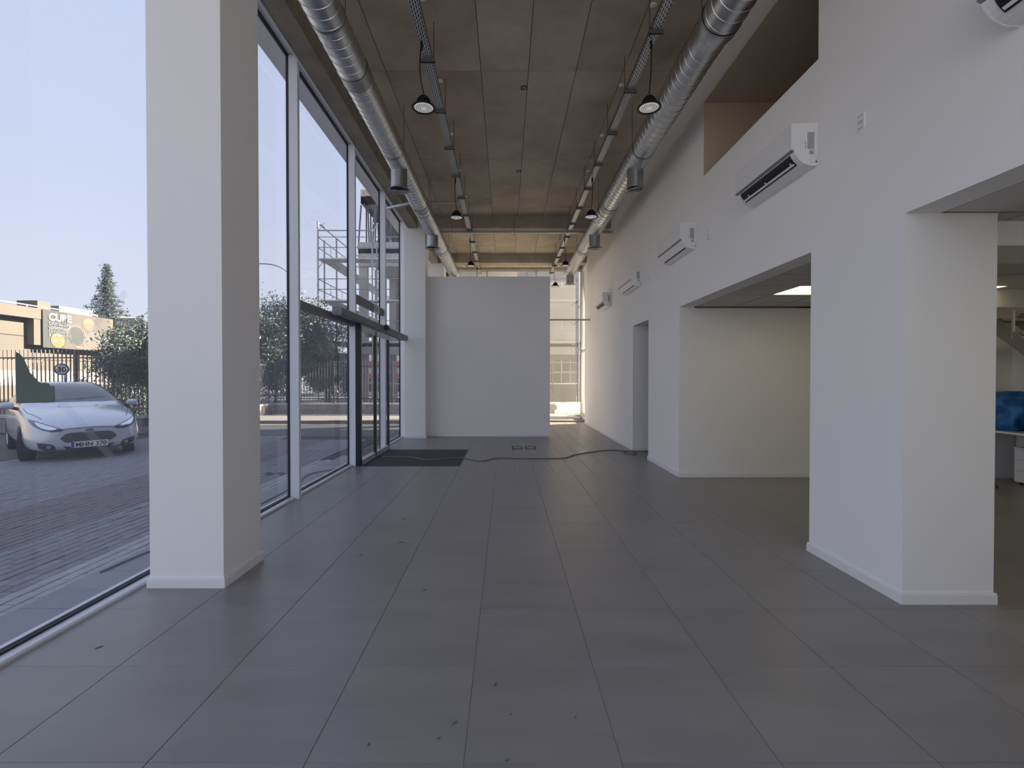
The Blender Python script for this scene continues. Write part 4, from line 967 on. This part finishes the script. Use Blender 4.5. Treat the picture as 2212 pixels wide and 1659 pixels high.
# ================================================================== car
def make_car(loc, heading):
    car = thing('car', loc, 'silver hatchback car parked outside facing the shop window', 'car', rz=heading)
    ST = [  # x, zb, zm, zbelt, ztop, hb, hm, hbelt, htop
        (0.815, .30, .44, .56, .60, .40, .46, .40, .28), (0.78, .235, .42, .62, .66, .58, .64, .58, .42), (0.66, .20, .44, .70, .745, .70, .755, .69, .52),
        (0.45, .19, .48, .775, .83, .76, .825, .76, .60), (0.15, .18, .52, .845, .905, .79, .852, .80, .66), (-0.20, .18, .55, .895, .96, .80, .86, .815, .69),
        (-0.48, .18, .56, .92, 1.0, .80, .86, .825, .70), (-0.85, .18, .56, .945, 1.215, .80, .86, .825, .63), (-1.20, .18, .57, .96, 1.375, .80, .862, .82, .575),
        (-1.55, .18, .57, .975, 1.445, .80, .862, .82, .555), (-2.10, .18, .58, 1.0, 1.455, .80, .862, .815, .55), (-2.65, .19, .59, 1.03, 1.40, .79, .855, .805, .545),
        (-2.98, .22, .60, 1.04, 1.25, .76, .83, .78, .55), (-3.12, .27, .60, .98, 1.08, .72, .79, .74, .54), (-3.17, .34, .60, .86, .92, .60, .68, .64, .48)]
    vs, fs = [], []
    for x, zb, zm, zbe, zt, hb, hm, hbe, ht in ST:
        half = [(0, zb), (hb*0.75, zb), (hb, zb+0.035), (hm*0.995, zb+(zm-zb)*0.6), (hm, zm), (hbe+(hm-hbe)*0.55, zm+(zbe-zm)*0.62), (hbe, zbe), (ht+(hbe-ht)*0.10, zt-0.035 if zt-zbe > .06 else zbe+(zt-zbe)*.7), (ht*0.75, zt-0.004), (0, zt+0.012)]
        ring = [(y, z) for y, z in half] + [(-y, z) for y, z in half[-2:0:-1]]
        vs += [(x, y, z) for y, z in ring]
    n = 18
    for i in range(len(ST)-1):
        for k in range(n): fs.append((i*n+k, i*n+(k+1) % n, (i+1)*n+(k+1) % n, (i+1)*n+k))
    fs += [tuple(range(n)), tuple(range((len(ST)-1)*n, len(ST)*n))[::-1]]
    me = MB().add(vs, fs).mesh('body', 'car_paint', smooth=True, angle=180)
    body = bpy.data.objects.new('body', me); C.objects.link(body)
    ss = body.modifiers.new('s', 'SUBSURF'); ss.levels = 2; ss.render_levels = 2
    cut = MB()
    for xw in (0.0, -2.49):
        for s in (-1, 1): cut.lathe([(0.345, 0.50*s), (0.345, 1.1*s)], (xw, 0, 0.305), 36, 'y')
    co = bpy.data.objects.new('cutter', cut.mesh('cutter', 'car_black')); C.objects.link(co)
    bo = body.modifiers.new('b', 'BOOLEAN'); bo.object = co; bo.operation = 'DIFFERENCE'; bo.solver = 'EXACT'
    dg = bpy.context.evaluated_depsgraph_get(); dg.update()
    be = body.evaluated_get(dg); m2 = bpy.data.meshes.new_from_object(be)
    body.modifiers.clear(); body.data = m2; bpy.data.objects.remove(co)
    m2.polygons.foreach_set('use_smooth', [True]*len(m2.polygons)); m2.set_sharp_from_angle(angle=R(38))
    if len(m2.materials) > 1:
        pass
    body.parent = car
    bm = bmesh.new(); bm.from_mesh(m2); tree = BVHTree.FromBMesh(bm); bm.free()
    def decal(nm, poly, axis, m, off=0.004, parent=body, res=0.022, smooth=True, origin=None, th=0.0):
        """outline in a view plane, pressed on to the body surface along that view"""
        bb = bmesh.new()
        if axis in ('front',): P = [Vector((3.0, p[0], p[1])) for p in poly]; d = Vector((-1, 0, 0))
        elif axis == 'top': P = [Vector((p[0], p[1], 3.0)) for p in poly]; d = Vector((0, 0, -1))
        elif axis == 'left': P = [Vector((p[0], 3.0, p[1])) for p in poly]; d = Vector((0, -1, 0))
        else: P = [Vector((p[0], -3.0, p[1])) for p in poly]; d = Vector((0, 1, 0))
        f = bb.faces.new([bb.verts.new(p) for p in P]); 
        bmesh.ops.triangulate(bb, faces=bb.faces[:])
        for _ in range(8):
            es = [e for e in bb.edges if e.calc_length() > res*2]
            if not es: break
            bmesh.ops.subdivide_edges(bb, edges=es, cuts=1); bmesh.ops.triangulate(bb, faces=[f for f in bb.faces if len(f.verts) > 3])
        dead = []
        for v in bb.verts:
            h = tree.ray_cast(v.co, d)
            if h[0] is None: dead.append(v)
            else: v.co = h[0] + h[1]*off
        bmesh.ops.delete(bb, geom=dead, context='VERTS')
        bmesh.ops.recalc_face_normals(bb, faces=bb.faces)
        mm = bpy.data.meshes.new(nm); bb.to_mesh(mm); bb.free(); mm.materials.append(MATS[m])
        mm.polygons.foreach_set('use_smooth', [True]*len(mm.polygons))
        o = bpy.data.objects.new(nm, mm); C.objects.link(o); o.parent = parent; return o
    mir = lambda P: [(-p[0], p[1]) for p in P]
    # windscreen, from above
    decal('windscreen', [(-0.53, .0), (-0.54, .45), (-0.62, .655), (-1.02, .575), (-1.38, .50), (-1.42, .25), (-1.43, 0), (-1.42, -.25), (-1.38, -.50), (-1.02, -.575), (-0.62, -.655), (-0.54, -.45)], 'top', 'car_glass')
    for s, ax in ((1, 'left'), (-1, 'right')):
        decal('side_window', [(-0.80, .985), (-1.02, 1.16), (-1.32, 1.315), (-1.52, 1.36), (-1.60, 1.365), (-1.62, 1.01)], ax, 'car_glass', 0.004)
        decal('side_window', [(-1.67, 1.01), (-1.65, 1.37), (-2.10, 1.375), (-2.45, 1.33), (-2.72, 1.20), (-2.74, 1.09)], ax, 'car_glass', 0.004)
        for xw in (-1.02, -1.64): decal('door_seam', [(xw, .30), (xw+0.008, .30), (xw+0.008, .95), (xw, .95)], ax, 'car_black', 0.002)
        decal('door_handle', [(-1.50, .84), (-1.34, .84), (-1.34, .87), (-1.50, .87)], ax, 'car_chrome', 0.012)
        decal('side_crease', [(-0.55, .395), (-2.2, .43), (-2.2, .442), (-0.55, .408)], ax, 'car_black', 0.001)
    hl = [(.335, .595), (.40, .565), (.50, .56), (.62, .60), (.71, .665), (.755, .735), (.765, .79), (.70, .765), (.60, .715), (.47, .655)]
    for P in (hl, mir(hl)):
        h = decal('headlight', P, 'front', 'car_lamp', 0.006)
        c = sum((Vector(p) for p in P), Vector((0, 0)))/len(P)
        inner = [tuple(c + (Vector(p)-c)*0.62) for p in P]
        decal('lamp_reflector', inner, 'front', 'car_chrome', 0.009, h)
    gr = [(-.36, .42), (-.28, .335), (.28, .335), (.36, .42), (.40, .455), (.33, .515), (.26, .525), (-.26, .525), (-.33, .515), (-.40, .455)]
    gr = [(-.40, .440), (-.33, .37), (-.26, .36), (.26, .36), (.33, .37), (.40, .440), (.33, .515), (.26, .535), (-.26, .535), (-.33, .515)]
    G = decal('grille', gr, 'front', 'car_grille', 0.004)
    for z, w in ((.395, .33), (.425, .37), (.455, .375), (.485, .345), (.512, .31)): decal('grille_slat', [(-w, z), (w, z), (w, z+0.011), (-w, z+0.011)], 'front', 'car_slat', 0.012, G)
    li = [(-.36, .305), (-.30, .215), (.30, .215), (.36, .305), (.27, .285), (-.27, .285)]
    decal('lower_intake', li, 'front', 'car_grille', 0.005)
    fg = [(.45, .235), (.46, .30), (.50, .345), (.60, .375), (.69, .385), (.665, .29), (.60, .245)]
    for P in (fg, mir(fg)): decal('fog_recess', P, 'front', 'car_grille', 0.005)
    for s in (1, -1): decal('fog_lamp', [(s*.545+.028*math.cos(R(a)), .305+.028*math.sin(R(a))) for a in range(0, 360, 30)], 'front', 'car_chrome', 0.010)
    decal('bumper_lip', [(-.62, .195), (.62, .195), (.60, .212), (-.60, .212)], 'front', 'car_chrome', 0.004)
    decal('emblem', [(.062*math.cos(R(a)), .572+.024*math.sin(R(a))) for a in range(0, 360, 20)], 'front', 'car_emblem', 0.012)
    # bonnet seam
    sm = [(-.34, .602), (-.2, .608), (0, .612), (.2, .608), (.34, .602), (.34, .610), (.2, .617), (0, .621), (-.2, .617), (-.34, .610)]
    decal('bonnet_seam', sm, 'front', 'car_black', 0.003)
    for s in (1, -1): decal('bonnet_seam', [(0.50, s*.60), (0.0, s*.735), (-.45, s*.755), (-.45, s*.763), (0.0, s*.743), (0.50, s*.608)], 'top', 'car_black', 0.003)
    for y in (-.28, .28): decal('washer_jet', [(-.30, y-.02), (-.27, y-.02), (-.27, y+.02), (-.30, y+.02)], 'top', 'car_black', 0.010)
    # number plate
    pl_ = MB().box(0.822, 0.834, -.26, .26, .262, .372); o = bpy.data.objects.new('number_plate', pl_.mesh('number_plate', 'plate_white')); C.objects.link(o); o.parent = car
    bl = Bx(0.8341, 0.836, -.257, -.215, .265, .369); q = bpy.data.objects.new('plate_band', bl.mesh('plate_band', 'plate_blue')); C.objects.link(q); q.parent = o
    tm = text_mesh('MHN 370', 0.108, 'ink_black', 0.003, 0.003, 'CENTER'); q = bpy.data.objects.new('lettering', tm); C.objects.link(q); q.parent = o; q.location = (0.836, 0.02, .278); q.rotation_euler = (R(90), 0, R(90))
    # mirrors
    for s in (1, -1):
        mm = MB().lathe([(0.02, -0.10), (0.062, -0.075), (0.075, 0.0), (0.066, 0.08), (0.03, 0.10)], (0, 0, 0), 16, 'y').mesh('mirror', 'car_paint', smooth=True)
        o = bpy.data.objects.new('wing_mirror', mm); C.objects.link(o); o.parent = car; o.location = (-0.72, s*0.955, 1.0); o.scale = (0.75, 1.0, 0.95)
        k = MB().tube([(-0.72, s*0.80, .93), (-0.73, s*0.90, .96)], 0.03, 8); o2 = bpy.data.objects.new('mirror_arm', k.mesh('mirror_arm', 'car_black')); C.objects.link(o2); o2.parent = car
        b2 = Bx(-0.785, -0.70, s*0.875, s*1.03, .935, .955); o3 = bpy.data.objects.new('mirror_base', b2.mesh('mirror_base', 'car_black')); C.objects.link(o3); o3.parent = car
    an = MB().tube([(-1.62, 0, 1.455), (-1.72, 0, 1.53)], [0.012, 0.006], 6); o = bpy.data.objects.new('aerial', an.mesh('aerial', 'car_black')); C.objects.link(o); o.parent = car
    for w in ((-.62, .05, -.74, .50), (-.60, -.30, -.66, .15)):
        decal('wiper', [(w[0], w[1]), (w[0]+0.012, w[1]), (w[2]+0.012, w[3]), (w[2], w[3])], 'top', 'car_black', 0.014)
    # wheels
    ty = MB().lathe([(0.205, -0.085), (0.28, -0.095), (0.300, -0.075), (0.305, 0.0), (0.300, 0.075), (0.28, 0.095), (0.205, 0.085)], (0, 0, 0), 36, 'y', cap=False).mesh('tyre', 'tyre', smooth=True)
    rim = MB().lathe([(0.208, 0.085), (0.200, 0.070), (0.192, 0.02), (0.0, 0.015)], (0, 0, 0), 36, 'y', cap=False).mesh('rim', 'car_black', smooth=True)
    spk = MB()
    for k in range(7):
        a = 2*math.pi*k/7; c, s = math.cos(a), math.sin(a)
        pts = [(0.03, -0.035), (0.20, -0.022), (0.20, 0.022), (0.03, 0.035)]
        spk.prism([(p*c-q*s, p*s+q*c) for p, q in pts], 'y', 0.045, 0.072)
    spk.lathe([(0.055, 0.04), (0.055, 0.078), (0.0, 0.082)], (0, 0, 0), 20, 'y', cap=False); spk.lathe([(0.196, 0.06), (0.208, 0.088), (0.210, 0.08)], (0, 0, 0), 36, 'y', cap=False)
    spm = spk.mesh('spokes', 'rim', smooth=True)
    for xw in (0.0, -2.49):
        for s in (1, -1):
            w = bpy.data.objects.new('wheel', ty); C.objects.link(w); w.parent = car; w.location = (xw, s*0.745, 0.305)
            w.rotation_euler = (0, 0, (0 if s > 0 else math.pi) + (R(-14) if xw == 0 else 0))
            for nm, mm in (('rim', rim), ('spokes', spm)): q = bpy.data.objects.new(nm, mm); C.objects.link(q); q.parent = w
    # dark wheel wells
    return car
HD = math.atan2(-0.64, 0.77)
make_car((-8.32, 9.28, GZ-0.02), HD)
